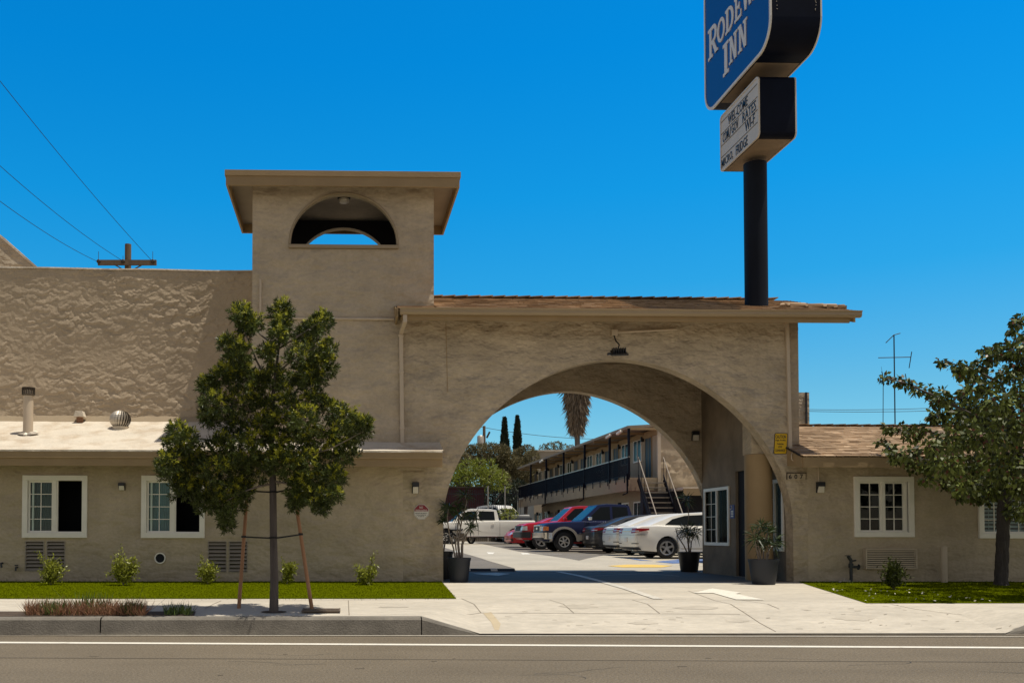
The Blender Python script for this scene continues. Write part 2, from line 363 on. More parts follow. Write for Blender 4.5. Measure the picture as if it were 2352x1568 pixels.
def in_ball(n, c, r, shell=.45):
    d = rand_unit(n); rad = (shell+(1-shell)*RNG.random(n)**.6)
    return np.asarray(c)+d*rad[:, None]*np.asarray(r), d
def sprigs(c, r, n, leaves, L, W, spread=.9, upb=.4, slen=.07):
    P, d = in_ball(n, c, r, .25); A = d*1.0+np.array([0, 0, upb])+RNG.normal(size=(n, 3))*.45; A /= np.linalg.norm(A, axis=1)[:, None]
    t = RNG.random((n, leaves)); Q = P[:, None, :]+A[:, None, :]*(t[..., None]*slen)
    J = RNG.normal(size=(n, leaves, 3)); J /= np.linalg.norm(J, axis=2)[..., None]
    D = A[:, None, :]*(.35+.6*t[..., None])+J*spread*.75; D /= np.linalg.norm(D, axis=2)[..., None]
    k = n*leaves
    return blades(Q.reshape(k, 3), D.reshape(k, 3), L*(.7+.6*RNG.random(k)), W*(.8+.4*RNG.random(k)))

# ================================================================== GROUND
b = MB(); b.quad((-900, -900, -.12), (900, -900, -.12), (900, 900, -.12), (-900, 900, -.12)); struct(b, 'ground', 'earth')
b = MB(); b.quad((-70, -40, 0), (70, -40, 0), (70, CURB+.12, 0), (-70, CURB+.12, 0)); struct(b, 'road', 'asphalt')
WL, WR = -16.0, 17.0; GDP = 4.39; mat('passage_shade_tone', (.135, .12, .10), .85, var=.2, vs=1.2, fine=.15, fs=20)  # passage tone is darkened concrete, with the passage shade put into its colour
sheet([(WL-30, CURB+.155), (1.0, CURB+.155), (1.72, CURB+.0), (8.35, CURB+.0), (9.05, CURB+.155), (WR+30, CURB+.155), (WR+30, -4.2), (WR+30, 4.4), (WL-30, 4.4)], 0, 'sidewalk', 'concrete')
def curbrun(xs):
    b = MB(); n = len(xs)
    for i in range(n-1):
        x0, x1 = xs[i], xs[i+1]; h0, h1 = curb_h(x0)+.004, curb_h(x1)+.004
        prof = lambda x, h: [(x, CURB-.02, -.05), (x, CURB+.004, max(h-.03, .004)), (x, CURB+.035, h), (x, CURB+.17, h+.002+.004)]
        p, q = prof(x0, h0), prof(x1, h1)
        for a in range(3): b.quad(p[a], q[a], q[a+1], p[a+1])
    struct(b, 'curb', 'curb_concrete')
curbrun([WL-30, -8, -6.02, -2.99, -2.975]); curbrun([-2.96, -.5, .985]); curbrun([.998, 1.2, 1.45, 1.72]); curbrun([8.35, 8.7, 9.05, 12, WR+30])
b = MB(); b.quad((WL-30, CURB-.10, .004), (WR+30, CURB-.10, .004), (WR+30, CURB+.0, .004), (WL-30, CURB+.0, .004)); struct(b, 'gutter', 'gutter_dirt')
# painted lines on the road
b = MB(); p, q = ag(-300, 1473.5), ag(2650, 1488.5); line_g(p, q, .15, .004, b); struct(b, 'road_line', 'road_paint')
b = MB(); p, q = ag(-300, 1454.0), ag(2650, 1463.0); line_g(p, q, .045, .008, b); struct(b, 'road_line', 'worn_paint')
b = MB()
rr = random.Random(3)
for k in range(14): line_g(ag(rr.uniform(0, 2352), rr.uniform(1495, 1560)), ag(rr.uniform(0, 2352), rr.uniform(1495, 1560)), .001, .003, MB())
p, q = ag(-200, 1509), ag(2600, 1521); line_g(p, q, .022, .004, b); mat('seam', (.11, .092, .07), .95); struct(b, 'road_seam', 'seam')
b = MB(); rr = random.Random(17)
for k in range(9):
    p = ag(rr.uniform(0, 2352), rr.uniform(1490, 1560)); a_ = rr.uniform(-.3, .3); p = Vector((p.x, p.y))
    for m_ in range(rr.randint(5, 12)): q = p+Vector((math.cos(a_), math.sin(a_)))*rr.uniform(.06, .16); line_g(p, q, rr.uniform(.004, .009), .0035, b); a_ += rr.uniform(-.6, .6); p = q
struct(b, 'road_crack', 'asphalt_dark')
# litter flecks on the road
b = MB()
for px, py, w_ in [(205, 1507, .10), (1040, 1512, .03), (815, 1535, .09), (990, 1518, .06), (1555, 1530, .10), (650, 1502, .05), (1620, 1511, .07), (500, 1550, .05)]:
    p = ag(px, py); line_g(p, p+Vector((w_, .01, 0)), .02, .005, b)
struct(b, 'tar_fleck', 'seam')
# joints of the pavement slabs
b = MB()
def jl(*pts, w=.010):
    g = G(*pts)
    for a, c in zip(g, g[1:]): line_g(a, c, w, .004, b)
jl((1055, 1374), (1100, 1376), (1300, 1376), (1530, 1375), (1700, 1378), (1860, 1381), (2000, 1384))
jl((1060, 1374), (1105, 1407)); jl((970, 1428), (1105, 1407)); jl((1105, 1407), (1300, 1408), (1530, 1409), (1700, 1410))
jl((1262, 1377), (1318, 1407)); jl((1452, 1377), (1515, 1408)); jl((1580, 1356), (1640, 1378), (1712, 1408), (1745, 1430), (1782, 1450))
jl((2010, 1384), (2100, 1398), (2230, 1412), (2352, 1422), (2600, 1436)); jl((1700, 1377), (1790, 1398), w=.010)
jl((800, 1378), (802, 1412)); jl((508, 1379), (470, 1398)); jl((355, 1380), (345, 1402)); jl((-400, 1383), (500, 1379)); jl((560, 1379), (1050, 1376), w=.010)
jl((98, 1382), (60, 1412)); jl((1018, 1343), (1046, 1374), w=.012)
struct(b, 'pavement_joint', 'joint')
# stains on the apron
b = MB(); sheet(G((1110, 1408), (1128, 1405), (1150, 1432), (1146, 1446), (1136, 1446), (1128, 1428)), .003, mb=b)
mat('stain', (.52, .43, .29), .9, var=.1, vs=5); struct(b, 'rust_stain', 'stain')
mat('oil_stain', (.485, .435, .355), .85, var=.2, vs=3); b = MB(); rr = random.Random(9)
for px, py, rx_, ry_ in [(1330, 1392, .30, .14), (1480, 1430, .22, .10), (1605, 1395, .34, .12), (1240, 1358, .26, .12), (1690, 1425, .18, .10), (1960, 1420, .3, .12), (1420, 1362, .4, .1), (300, 1390, .3, .12), (900, 1393, .22, .10)]:
    c_ = ag(px, py); sheet([(c_.x+rx_*(.6+.5*rr.random())*math.cos(a*.45), c_.y+ry_*(.6+.5*rr.random())*math.sin(a*.45)) for a in range(14)], .003, mb=b)
struct(b, 'oil_stain', 'oil_stain')
b = MB(); rr = random.Random(5)
for k in range(60):
    px, py = rr.uniform(1120, 2340), rr.uniform(1385, 1446); p = ag(px, py)
    line_g(p, p+Vector((rr.uniform(.02, .10), rr.uniform(-.03, .03), 0)), rr.uniform(.005, .012), .005, b)
for px, py, w_ in [(2030, 1411, .09), (2195, 1427, .10), (2175, 1411, .05), (1760, 1419, .10), (2060, 1390, .05)]: p = ag(px, py); line_g(p, p+Vector((w_*.6, .02, 0)), .015, .005, b)
struct(b, 'pavement_litter', 'crack', 'stuff')
# lot behind the gateway
sheet([(-60, 4.4), (60, 4.4), (60, 120), (-60, 120)], .0, 'parking_lot', 'asphalt_lot')
sheet(G((1020, 1232), (1060, 1240), (1190, 1266), (1330, 1287), (1400, 1272), (1500, 1264), (1640, 1264), (1640, 1300), (1600, 1312.5), (1185, 1312.5), (1182, 1305), (1120, 1287), (1020, 1257)), .005, 'concrete_gutter', 'concrete_lot')
sheet(G((1020, 1258), (1120, 1288), (1181, 1306), (1183, 1311.6), (1020, 1306)), .006, 'asphalt_patch', 'asphalt_lot')
b = MB(); jl((1182, 1312), (1186, 1303), w=.03); jl((1330, 1287), (1318, 1312), w=.02); jl((1215, 1278), (1330, 1290), w=.02)
struct(b, 'lot_joint', 'joint')
sheet([(1.25, -.0), (8.76, -.0), (8.5, GDP), (1.25, GDP)], .004, 'passage_shade_sheet', 'passage_shade_tone')  # darker sheet over the concrete, painting in the shade of the passage
b = MB()                                                       # driveway lane stripe and arrows
g = G((1283, 1313), (1330, 1322), (1390, 1338), (1440, 1352), (1512, 1375.5))
for a, c in zip(g, g[1:]): line_g(a, c, .15, .009, b)
struct(b, 'lane_line', 'worn_paint')
def arrow_g(mb, x, y, s, dirn):
    P = [(-.075, -1.0), (.075, -1.0), (.075, .15), (.28, .15), (0, 1.0), (-.28, .15), (-.075, .15)]
    sheet([(x+px*s, y+py*s*dirn) for px, py in (P if dirn > 0 else P)], .009, mb=mb)
b = MB(); sheet(G((1636, 1351.5), (1592, 1362), (1638, 1362), (1690, 1377), (1756, 1377.5), (1690, 1364), (1703, 1361)), .009, mb=b); struct(b, 'painted_arrow', 'road_paint')
b = MB(); sheet(G((1085, 1317), (1140, 1315.5), (1172, 1317.5), (1145, 1322), (1110, 1320)), .009, mb=b); struct(b, 'painted_arrow', 'worn_paint')
b = MB()
for a, c in [((1345, 1323.5), (1480, 1317)), ((1480, 1316.5), (1560, 1323))]: g = G(a, c); line_g(g[0], g[1], .06, .009, b)
struct(b, 'faint_line', 'concrete_lot')
b = MB(); sheet(G((1396, 1299.5), (1440, 1296.5), (1500, 1296.5), (1545, 1299), (1520, 1303), (1430, 1303)), .011, mb=b); struct(b, 'yellow_marking', 'yellow_paint')
b = MB(); sheet(G((1505, 1290), (1560, 1284), (1625, 1284), (1625, 1291), (1545, 1294)), .011, mb=b); sheet(G((1424, 1280), (1500, 1288), (1470, 1287)), .011, mb=b); struct(b, 'blue_marking', 'blue_paint')
b = MB()
for a, c in [((1400, 1275.5), (1560, 1279)), ((1560, 1297), (1640, 1300)), ((1525, 1287.5), (1555, 1288))]: g = G(a, c); line_g(g[0], g[1], .12, .013, b)
for a, c in [((1060, 1243), (1120, 1243.5)), ((1385, 1264), (1480, 1266)), ((1230, 1271), (1290, 1272.5)), ((1020, 1238), (1060, 1240)), ((1090, 1231.5), (1160, 1233.5))]: g = G(a, c); line_g(g[0], g[1], .12, .008, b)
for q in [((1043, 1264), (1058, 1263), (1062, 1268), (1046, 1269)), ((1118, 1268), (1136, 1268.5), (1132, 1272), (1122, 1272)), ((1196, 1270), (1212, 1269.5), (1218, 1272.5), (1200, 1273))]: sheet(G(*q), .009, mb=b)
struct(b, 'stall_line', 'road_paint')
for i, (xa, ya, xb, yb, lab) in enumerate([(1071, 1310, 1143, 1313, 'black speed bump strip with white blocks just behind the gateway')]):
    t = thing('speed_bump', lab, 'speed bump', ag(1107, 1312)); p, q = ag(1022, 1310.5), ag(1183, 1312.5)
    m1 = MB(); m1.prism([(-.16, 0), (-.08, .055), (.08, .055), (.16, 0)], 0, (q-p).length, 'x'); m1.v = [(p.x+v[0], p.y+.0+v[1], H(p.x, p.y)+.004+v[2]) for v in m1.v]; m1.build('rubber_strip', 'rubber', t)
    for px in (1074, 1136): m2 = MB(); c_ = ag(px, 1311.6); m2.prism([(-.165, .002), (-.082, .060), (.082, .060), (.165, .002)], 0, .16, 'x'); m2.v[-8:] = [(c_.x-.08+v[0], p.y+v[1], H(p.x, p.y)+.004+v[2]) for v in m2.v[-8:]]; m2.build('white_block', 'worn_paint', t)

# lawns
def grass_h(x, y): return H(x, y)
LA = G((1048, 1374.5), (1016, 1337)); LAWN_L = [(-20, LA[0][1]-.02), LA[0], LA[1], (1.9, -.004), (-20, -.004)]
b = sheet(LAWN_L, .005); struct(b, 'lawn', 'turf_base')
LB = G((1862, 1345), (1990, 1385)); LAWN_R = [LB[0], LB[1], (20, LB[1][1]+.05), (20, -.004), (8.8, -.004)]
b = sheet(LAWN_R, .005); struct(b, 'lawn', 'turf_base')
def inpoly(x, y, P):
    c = np.zeros(len(x), bool); j = len(P)-1
    for i in range(len(P)):
        xi, yi = P[i]; xj, yj = P[j]; c ^= ((yi > y) != (yj > y)) & (x < (xj-xi)*(y-yi)/(yj-yi+1e-12)+xi); j = i
    return c
def turf(P, x0, x1, n):
    y0, y1 = min(p[1] for p in P), max(p[1] for p in P); x = RNG.uniform(x0, x1, n); y = RNG.uniform(y0, y1, n); k = inpoly(x, y, P); x, y = x[k], y[k]
    z = np.array([H(a, c) for a, c in zip(x, y)])+.004; D = RNG.normal(size=(len(x), 3))*[.9, .9, .12]+[0, 0, .5]; D /= np.linalg.norm(D, axis=1)[:, None]
    tag(leafmesh('turf_grass', [blades(np.stack([x, y, z], 1), D, .024*(.6+.8*RNG.random(len(x))), .008, .0, .45, np.tile([0, 0, 1.0], (len(x), 1))+RNG.normal(size=(len(x), 3))*.25)], 'turf_blade'), kind='stuff')
turf(LAWN_L, -7.5, 2, 70000); turf(LAWN_R, 6.8, 13, 55000)
n = 70; x = RNG.uniform(7.4, 9.5, n); y = RNG.uniform(-5.0, -2.2, n); k = inpoly(x, y, LAWN_R); x, y = x[k], y[k]
P = np.stack([x, y, [H(a, c)+.04 for a, c in zip(x, y)]], 1); D = RNG.normal(size=(len(x), 3))*[1, 1, .15]; D /= np.linalg.norm(D, axis=1)[:, None]
tag(leafmesh('fallen_leaf_litter', [blades(P, D, .045, .024)], 'petal'), kind='stuff')
# planting strip behind the kerb
STRIP = G((-260, 1417), (446, 1414), (450, 1404), (-260, 1404)); struct(sheet(STRIP, .006), 'planting_strip', 'soil')
def tuft(px0, px1, py0, py1, n, Lr, Wd, lean):
    q = [ag(RNG.uniform(px0, px1), RNG.uniform(py0, py1)) for _ in range(n)]; P = np.array([(a.x, a.y, a.z) for a in q])
    D = RNG.normal(size=(n, 3))*[lean, lean, .1]+[0, 0, 1]; D /= np.linalg.norm(D, axis=1)[:, None]
    return blades(P, D, RNG.uniform(*Lr, n), Wd, mid=.3)
tag(leafmesh('dry_grass', [tuft(60, 330, 1406, 1414.5, 2000, (.07, .26), .010, .5), tuft(250, 335, 1408, 1414, 300, (.08, .20), .010, .6)], 'dry_blade'), kind='stuff')
tag(leafmesh('green_weeds', [tuft(0, 900, 1334.5, 1336.5, 130, (.03, .10), .008, .5), tuft(1870, 2352, 1338, 1340, 110, (.03, .09), .008, .5), tuft(0, 1040, 1374, 1378, 160, (.02, .05), .007, .7), tuft(1000, 1012, 1336, 1339, 14, (.05, .12), .008, .5), tuft(95, 145, 1408, 1414, 130, (.12, .27), .014, .35), tuft(175, 250, 1406, 1410, 110, (.12, .34), .016, .35), tuft(60, 330, 1406, 1414, 180, (.08, .22), .010, .5), tuft(378, 440, 1408, 1414, 190, (.08, .20), .012, .4), tuft(282, 325, 1408, 1414, 120, (.10, .24), .014, .3), tuft(150, 380, 1405, 1409, 8, (.35, .50), .007, .5)], 'weed_blade'), kind='stuff')
b = MB(); c_ = ag(629, 1405); sheet([(c_.x+.17*math.cos(a*.524), c_.y+.13*math.sin(a*.524)) for a in range(12)], .006, mb=b); struct(b, 'tree_well', 'soil')
t = thing('tree_grate', 'dark slotted metal grate set in the pavement right of the staked tree', 'grate', ag(738, 1402)); c_ = ag(738, 1403); b = MB()
for i in range(11): b.box(c_.x-.23, c_.x+.23, c_.y-.22+i*.044-.01, c_.y-.22+i*.044+.012, c_.z+.012, c_.z+.022)
b.box(c_.x-.25, c_.x-.23, c_.y-.24, c_.y+.26, c_.z+.010, c_.z+.024); b.box(c_.x+.23, c_.x+.25, c_.y-.24, c_.y+.26, c_.z+.010, c_.z+.024); b.build('slats', 'grate_iron', t)
b = MB(); b.box(c_.x-.225, c_.x+.225, c_.y-.235, c_.y+.255, c_.z+.006, c_.z+.010); b.build('pit', 'old_wood', t)

# ================================================================== BUILDING HELPERS
def wall_grid(mb, x0, x1, z0, z1, y, th, holes):           # wall in the XZ plane with real openings
    xs = sorted({x0, x1, *[h[0] for h in holes], *[h[1] for h in holes]}); zs = sorted({z0, z1, *[h[2] for h in holes], *[h[3] for h in holes]})
    ins = lambda x, z: any(h[0] < x < h[1] and h[2] < z < h[3] for h in holes)
    for a, c in zip(xs, xs[1:]):
        for d, e in zip(zs, zs[1:]):
            if not ins((a+c)/2, (d+e)/2):
                mb.quad((a, y, d), (c, y, d), (c, y, e), (a, y, e)); mb.quad((a, y+th, e), (c, y+th, e), (c, y+th, d), (a, y+th, d))
    for h in holes:
        a, c, d, e = h; mb.quad((a, y, d), (c, y, d), (c, y+th, d), (a, y+th, d)); mb.quad((a, y, e), (a, y+th, e), (c, y+th, e), (c, y, e))
        mb.quad((a, y, d), (a, y+th, d), (a, y+th, e), (a, y, e)); mb.quad((c, y, d), (c, y, e), (c, y+th, e), (c, y+th, d))
    for x in (x0, x1): mb.quad((x, y, z0), (x, y, z1), (x, y+th, z1), (x, y+th, z0))
    mb.quad((x0, y, z1), (x1, y, z1), (x1, y+th, z1), (x0, y+th, z1)); return mb
def casing(x0, x1, z0, z1, y0, y1, wd):
    b = MB(); b.box(x0, x1, y0, y1, z0, z0+wd); b.box(x0, x1, y0, y1, z1-wd, z1); b.box(x0, x0+wd, y0, y1, z0+wd, z1-wd); b.box(x1-wd, x1, y0, y1, z0+wd, z1-wd); return b
def slider(parent, x0, x1, z0, z1, y, label=None, open_right=True, curtain=None, blinds=False, left_first=True):
    """two-light sliding window in a wall opening: outer casing x0..x1, z0..z1"""
    w_ = .10; wn = casing(x0, x1, z0, z1, y-.045, y+.06, w_).build('window', 'white_frame', parent, bevel=.006)
    if label: wn['label'] = label
    ix0, ix1, iz0, iz1 = x0+w_, x1-w_, z0+w_, z1-w_; mx = (ix0+ix1)/2
    s = MB(); s.box(mx-.035, mx+.02, y-.02, y+.05, iz0, iz1)
    def sash(a, c, yy, grid=True):
        s2 = casing(a, c, iz0, iz1, yy, yy+.03, .035); 
        if grid:
            s2.box((a+c)/2-.007, (a+c)/2+.007, yy+.004, yy+.020, iz0+.035, iz1-.035)
            for k in (1, 2, 3): zz = lerp(iz0+.02, iz1-.02, k/4); s2.box(a+.035, c-.035, yy+.005, yy+.019, zz-.007, zz+.007)
        s2.build('sash', 'white_frame', wn); g = MB(); g.quad((a+.03, yy+.022, iz0+.03), (c-.03, yy+.022, iz0+.03), (c-.03, yy+.022, iz1-.03), (a+.03, yy+.022, iz1-.03)); g.build('pane', 'glass', wn)
    s.build('mullion', 'white_frame', wn)
    sash(ix0, mx-.035, y+.01)
    if open_right:
        sash(ix0+.06, mx+.02, y+.045, False); f = MB(); f.box(mx+.02, mx+.05, y+.0, y+.05, iz0, iz1); f.box(mx+.05, ix1, y+.0, y+.03, iz0, iz0+.02); f.build('track', 'white_frame', wn)
    else: sash(mx+.02, ix1-.05, y+.03); f = MB(); f.box(ix1-.05, ix1, y+.02, y+.06, iz0, iz1); f.box(mx+.02, ix1-.05, y+.015, y+.029, iz0, iz0+.03); f.build('track', 'white_frame', wn)
    b = MB(); d_ = .9; b.box(ix0-.25, ix1+.25, y+.22, y+.22+d_, iz0-.3, iz1+.3); bx = b.build('room', 'dark_interior', wn)
    # open the room towards the glass
    bm = bmesh.new(); bm.from_mesh(bx.data); fr = [f for f in bm.faces if f.normal.y < -.9]; bmesh.ops.delete(bm, geom=fr, context='FACES'); bm.to_mesh(bx.data); bm.free()
    if curtain:
        c_ = MB(); n = 40; xa, xb = curtain[1], curtain[2]
        for i in range(n):
            a = lerp(ix0 if xa is None else xa, xb, i/n); c2 = lerp(ix0 if xa is None else xa, xb, (i+1)/n); ya = y+.15+.012*math.sin(i*1.7); yb = y+.15+.012*math.sin((i+1)*1.7)
            c_.quad((a, ya, iz0), (c2, yb, iz0), (c2, yb, iz1), (a, ya, iz1))
        c_.build('curtain', curtain[0], wn)  # with pane_reflection this sheet paints a reflection, not a curtain
    if blinds:
        c_ = MB()
        n = 13
        for i in range(n): zz = lerp(iz0+.05, iz1-.03, i/(n-1)); c_.add([(ix0, y+.11, zz-.022), (ix1, y+.11, zz-.022), (ix1, y+.155, zz+.030), (ix0, y+.155, zz+.030)], [(0, 1, 2, 3)])
        for xx in (lerp(ix0, ix1, .18), lerp(ix0, ix1, .82)): c_.box(xx-.004, xx+.004, y+.10, y+.106, iz0, iz1)
        c_.build('blind', 'blind', wn)
    return wn
def louvers(parent, x0, x1, z0, z1, y, n):
    f = casing(x0-.012, x1+.012, z0-.012, z1+.012, y-.012, y+.03, .014).build('louver_vent', 'louver_metal', parent)
    bk = MB(); bk.box(x0, x1, y+.07, y+.08, z0, z1); bk.build('duct', 'dark_interior', f)
    s = MB()
    for i in range(n):
        zz = lerp(z0, z1, (i+.5)/n); h = (z1-z0)/n*.62
        s.add([(x0, y-.008, zz-h*.35), (x1, y-.008, zz-h*.35), (x1, y+.055, zz+h*.60), (x0, y+.055, zz+h*.60), (x0, y-.008, zz-h*.35-.010), (x1, y-.008, zz-h*.35-.010), (x1, y+.055, zz+h*.60-.010), (x0, y+.055, zz+h*.60-.010)], [(0, 1, 2, 3), (7, 6, 5, 4), (0, 4, 5, 1)])
    s.build('blade', 'louver_metal', f); return f
def lumpy(name, m, parent, x0, x1, z0, z1, y, step, amp, sc=1.0, seed=0, dens=26):   # hand-trowelled render: overlapping thrown plates, really displaced
    nx, nz = int((x1-x0)/step)+1, int((z1-z0)/step)+1; X, Z = np.meshgrid(np.linspace(x0, x1, nx), np.linspace(z0, z1, nz)); Hh = np.zeros_like(X); rg = np.random.default_rng(seed); nst = int(dens*(x1-x0)*(z1-z0)/sc**2)
    wx = np.array([[mn.noise(Vector((a*2.6, c*2.6, 5+seed))) for a in X[0][::2]] for c in Z[::2, 0]]); wx = np.kron(wx, np.ones((2, 2)))[:nz, :nx]; wz = np.array([[mn.noise(Vector((a*3.1, c*3.1, 9+seed))) for a in X[0][::2]] for c in Z[::2, 0]]); wz = np.kron(wz, np.ones((2, 2)))[:nz, :nx]
    wx2 = np.array([[mn.noise(Vector((a*9/sc**.5, c*9/sc**.5, 2+seed))) for a in X[0]] for c in Z[:, 0]]); wz2 = np.roll(wx2, (17, 31), (0, 1)); lowf = np.array([[mn.noise(Vector((a*.8, c*1.1, 31+seed))) for a in X[0]] for c in Z[:, 0]]); lowf = np.clip(.75+.9*lowf, .18, 1.25)
    for _ in range(2): wx = (wx+np.roll(wx, 1, 0)+np.roll(wx, 1, 1)+np.roll(np.roll(wx, 1, 0), 1, 1))/4; wz = (wz+np.roll(wz, 1, 0)+np.roll(wz, 1, 1)+np.roll(np.roll(wz, 1, 0), 1, 1))/4
    Xw, Zw = X+.20*sc*wx+.10*sc*wz2, Z+.15*sc*wz+.08*sc*wx2
    for k in range(nst):
        cx, cz = rg.uniform(x0, x1), rg.uniform(z0, z1); a = sc*rg.uniform(.10, .42); b_ = a*rg.uniform(.28, .6); th = rg.normal(0, .38); ct, s_ = math.cos(th), math.sin(th); hh = rg.uniform(.25, 1.0)
        i0, i1 = np.searchsorted(X[0], [cx-a*1.5, cx+a*1.5]); j0, j1 = np.searchsorted(Z[:, 0], [cz-a*1.5, cz+a*1.5]); sl = (slice(j0, j1), slice(i0, i1)); dx, dz = Xw[sl]-cx, Zw[sl]-cz
        u, v = (dx*ct+dz*s_)/a, (-dx*s_+dz*ct)/b_; d2 = u*u+v*v; pl = hh*(1-d2)*2.2; tp_ = hh*(.50-.26*v+.12*u)
        cur = Hh[sl]; Hh[sl] = np.where(d2 < 1, np.maximum(cur, .45*cur+np.minimum(pl, tp_)), cur)
    V = np.stack([X, y-amp*Hh*lowf-.004*wx-.0035*wx2, Z], -1).reshape(-1, 3); b = MB(); b.v = [tuple(p) for p in V]; b.f = [(j*nx+i, j*nx+i+1, (j+1)*nx+i+1, (j+1)*nx+i) for j in range(nz-1) for i in range(nx-1)]
    return b.build(name, m, parent, smooth=180)
def shingles(mb, x0, x1, y0, z0, y1, z1, rows, seed, xr=None):      # overlapping courses up a slope from (y0,z0) to (y1,z1)
    rr = random.Random(seed); d = Vector((0, y1-y0, z1-z0)); L = d.length; d.normalize(); nn = Vector((0, -d.z, d.y))
    for r in range(rows):
        s0 = L*r/rows; s1 = L*(r+1.35)/rows if r < rows-1 else L; x = x0+rr.uniform(-.15, 0)
        while x < x1:
            wd = rr.uniform(.10, .32); xa, xb = max(x, x0), min(x+wd-.004, x1); x += wd
            if xb-xa < .01: continue
            j = rr.uniform(-.012, .012); h = rr.uniform(.016, .026)
            P = [Vector((xx, y0, z0))+d*(s0+j)+nn*o for xx, o in ((xa, h), (xb, h), (xb, .002), (xa, .002))]
            T = [Vector((xx, y0, z0))+d*s1+nn*.006 for xx in (xb, xa)]
            mb.add([P[0], P[1], T[0], T[1], P[3], P[2]], [(0, 1, 2, 3), (4, 5, 1, 0)])
FY = -.62                                                   # eave line of the street front
EZ = 2.70
# ================================================================== LEFT WING
t = thing('motel_wing', 'low stucco motel wing with pale coated lean-to roof, two white sliding windows and louvred vents', 'building', (-3.5, 0, .3))
X0 = -12.0; wins = []
def wrect(l, r, tp, bt): a = at(l, tp, 0); c = at(r, bt, 0); return a.x, c.x, c.z, a.z
W1 = wrect(53, 200.5, 1091, 1234.5); W2 = wrect(325.5, 470.5, 1091.5, 1235)
V_ = [wrect(*q) for q in [(59.5, 99.5, 1243, 1310), (108.5, 148, 1243, 1310), (479, 519, 1243.5, 1312), (527, 567, 1243.5, 1312)]]
ins = lambda q: (q[0]+.10, q[1]-.10, q[2]+.10, q[3]-.10)
b = MB(); wall_grid(b, X0, 1.17, .20, 2.86, 0, .2, [ins(W1), ins(W2)]+V_); b.build('wall', 'stucco', t)
slider(t, *W1, 0, 'white sliding window, left sash gridded, right half open and black', curtain=('pane_reflection', None, (W1[0]+W1[1])/2-.03))  # sheet behind the left sash paints a bluish reflection; no real curtain
slider(t, *W2, 0, 'white sliding window with pale curtain behind the gridded sash, partly behind the tree', curtain=('curtain', None, (W2[0]+W2[1])/2-.03))
for q in V_: louvers(t, *q, 0, 8)
b = MB(); c_ = at(368, 1281, 0); b.lathe([(.105, -.03), (.105, .0), (.085, .0), (.085, -.03)], (c_.x, 0, c_.z), 28, 'y', False); b.lathe([(.105, -.03), (.085, -.03)], (c_.x, 0, c_.z), 28, 'y', False); vp = b.build('vent_pipe', 'white_frame', t, 40)
b = MB(); b.lathe([(.088, -.012), (.088, -.006)], (c_.x, 0, c_.z), 28, 'y'); b.build('pipe_mouth', 'dark_interior', vp)
SL = .35; RYW = 1.70                                         # lean-to slope; rear wall plane
rz = lambda y: EZ+.10+SL*(y-FY)
b = MB(); XR = ax(1018, FY)
nX, nY = 90, 12
def roofgrid(mb, xa, xb, ya, yb, nx, ny):
    k = len(mb.v)
    for j in range(ny+1):
        for i in range(nx+1):
            x, y = lerp(xa, xb, i/nx), lerp(ya, yb, j/ny); z = rz(y)+.012*mn.noise(Vector((x*1.3, y*2.5, 0)))+.005*mn.noise(Vector((x*6, y*6, 2)))
            mb.v.append((x, y+(0 if j else .012*mn.noise(Vector((x*4, 0, 5)))), z))
    mb.f += [(k+j*(nx+1)+i, k+j*(nx+1)+i+1, k+(j+1)*(nx+1)+i+1, k+(j+1)*(nx+1)+i) for j in range(ny) for i in range(nx)]
roofgrid(b, X0, -1.70, FY-.03, RYW, 90, 14); roofgrid(b, -1.70, XR, FY-.03, 0, 40, 5)
b.prism([(FY-.03, rz(FY)-.035), (FY-.03, rz(FY)), (.0, rz(0)), (0, rz(0)-.05)], XR-.012, XR, 'x'); b.box(X0, XR, FY-.03, FY-.01, rz(FY)-.035, rz(FY)-.004)
b.build('roof', 'roof_coating', t)
b = MB(); b.box(X0, XR-.015, FY, FY+.045, EZ-.20, EZ+.065); b.box(X0, XR-.015, FY-.022, FY, EZ-.055, EZ+.068); b.build('fascia', 'trim', t, bevel=.004)
b = MB(); b.box(X0, XR-.02, FY+.045, -.002, EZ-.035, EZ-.015); b.prism([(FY+.045, EZ-.20), (FY+.045, EZ+.05), (-.002, rz(0)-.06), (-.002, EZ-.10)], XR-.05, XR-.02, 'x'); b.build('soffit', 'trim', t)
b = MB(); b.prism([(RYW-.10, rz(RYW-.10)+.0), (RYW-.012, rz(RYW)+.10), (RYW-.012, rz(RYW)-.05)], X0, -1.72, 'x'); b.build('flashing', 'stucco_smooth', t)
b = MB(); b.tube([(at(40, 1311, 0).x, 0, .62), (at(40, 1311, 0).x, -.09, .62), (at(40, 1311, 0).x, -.10, .56)], .018, 8); b.tube([(at(40, 1311, 0).x-.03, -.06, .66), (at(40, 1311, 0).x+.03, -.06, .66)], .012); b.build('hose_bib', 'valve_metal', t, 40)
b = MB(); b.tube([(at(6, 1300, 0).x, 0, .70), (at(6, 1300, 0).x, -.09, .70), (at(8, 1300, 0).x, -.10, .62)], .02, 8); b.build('hose_bib', 'valve_metal', t, 40)

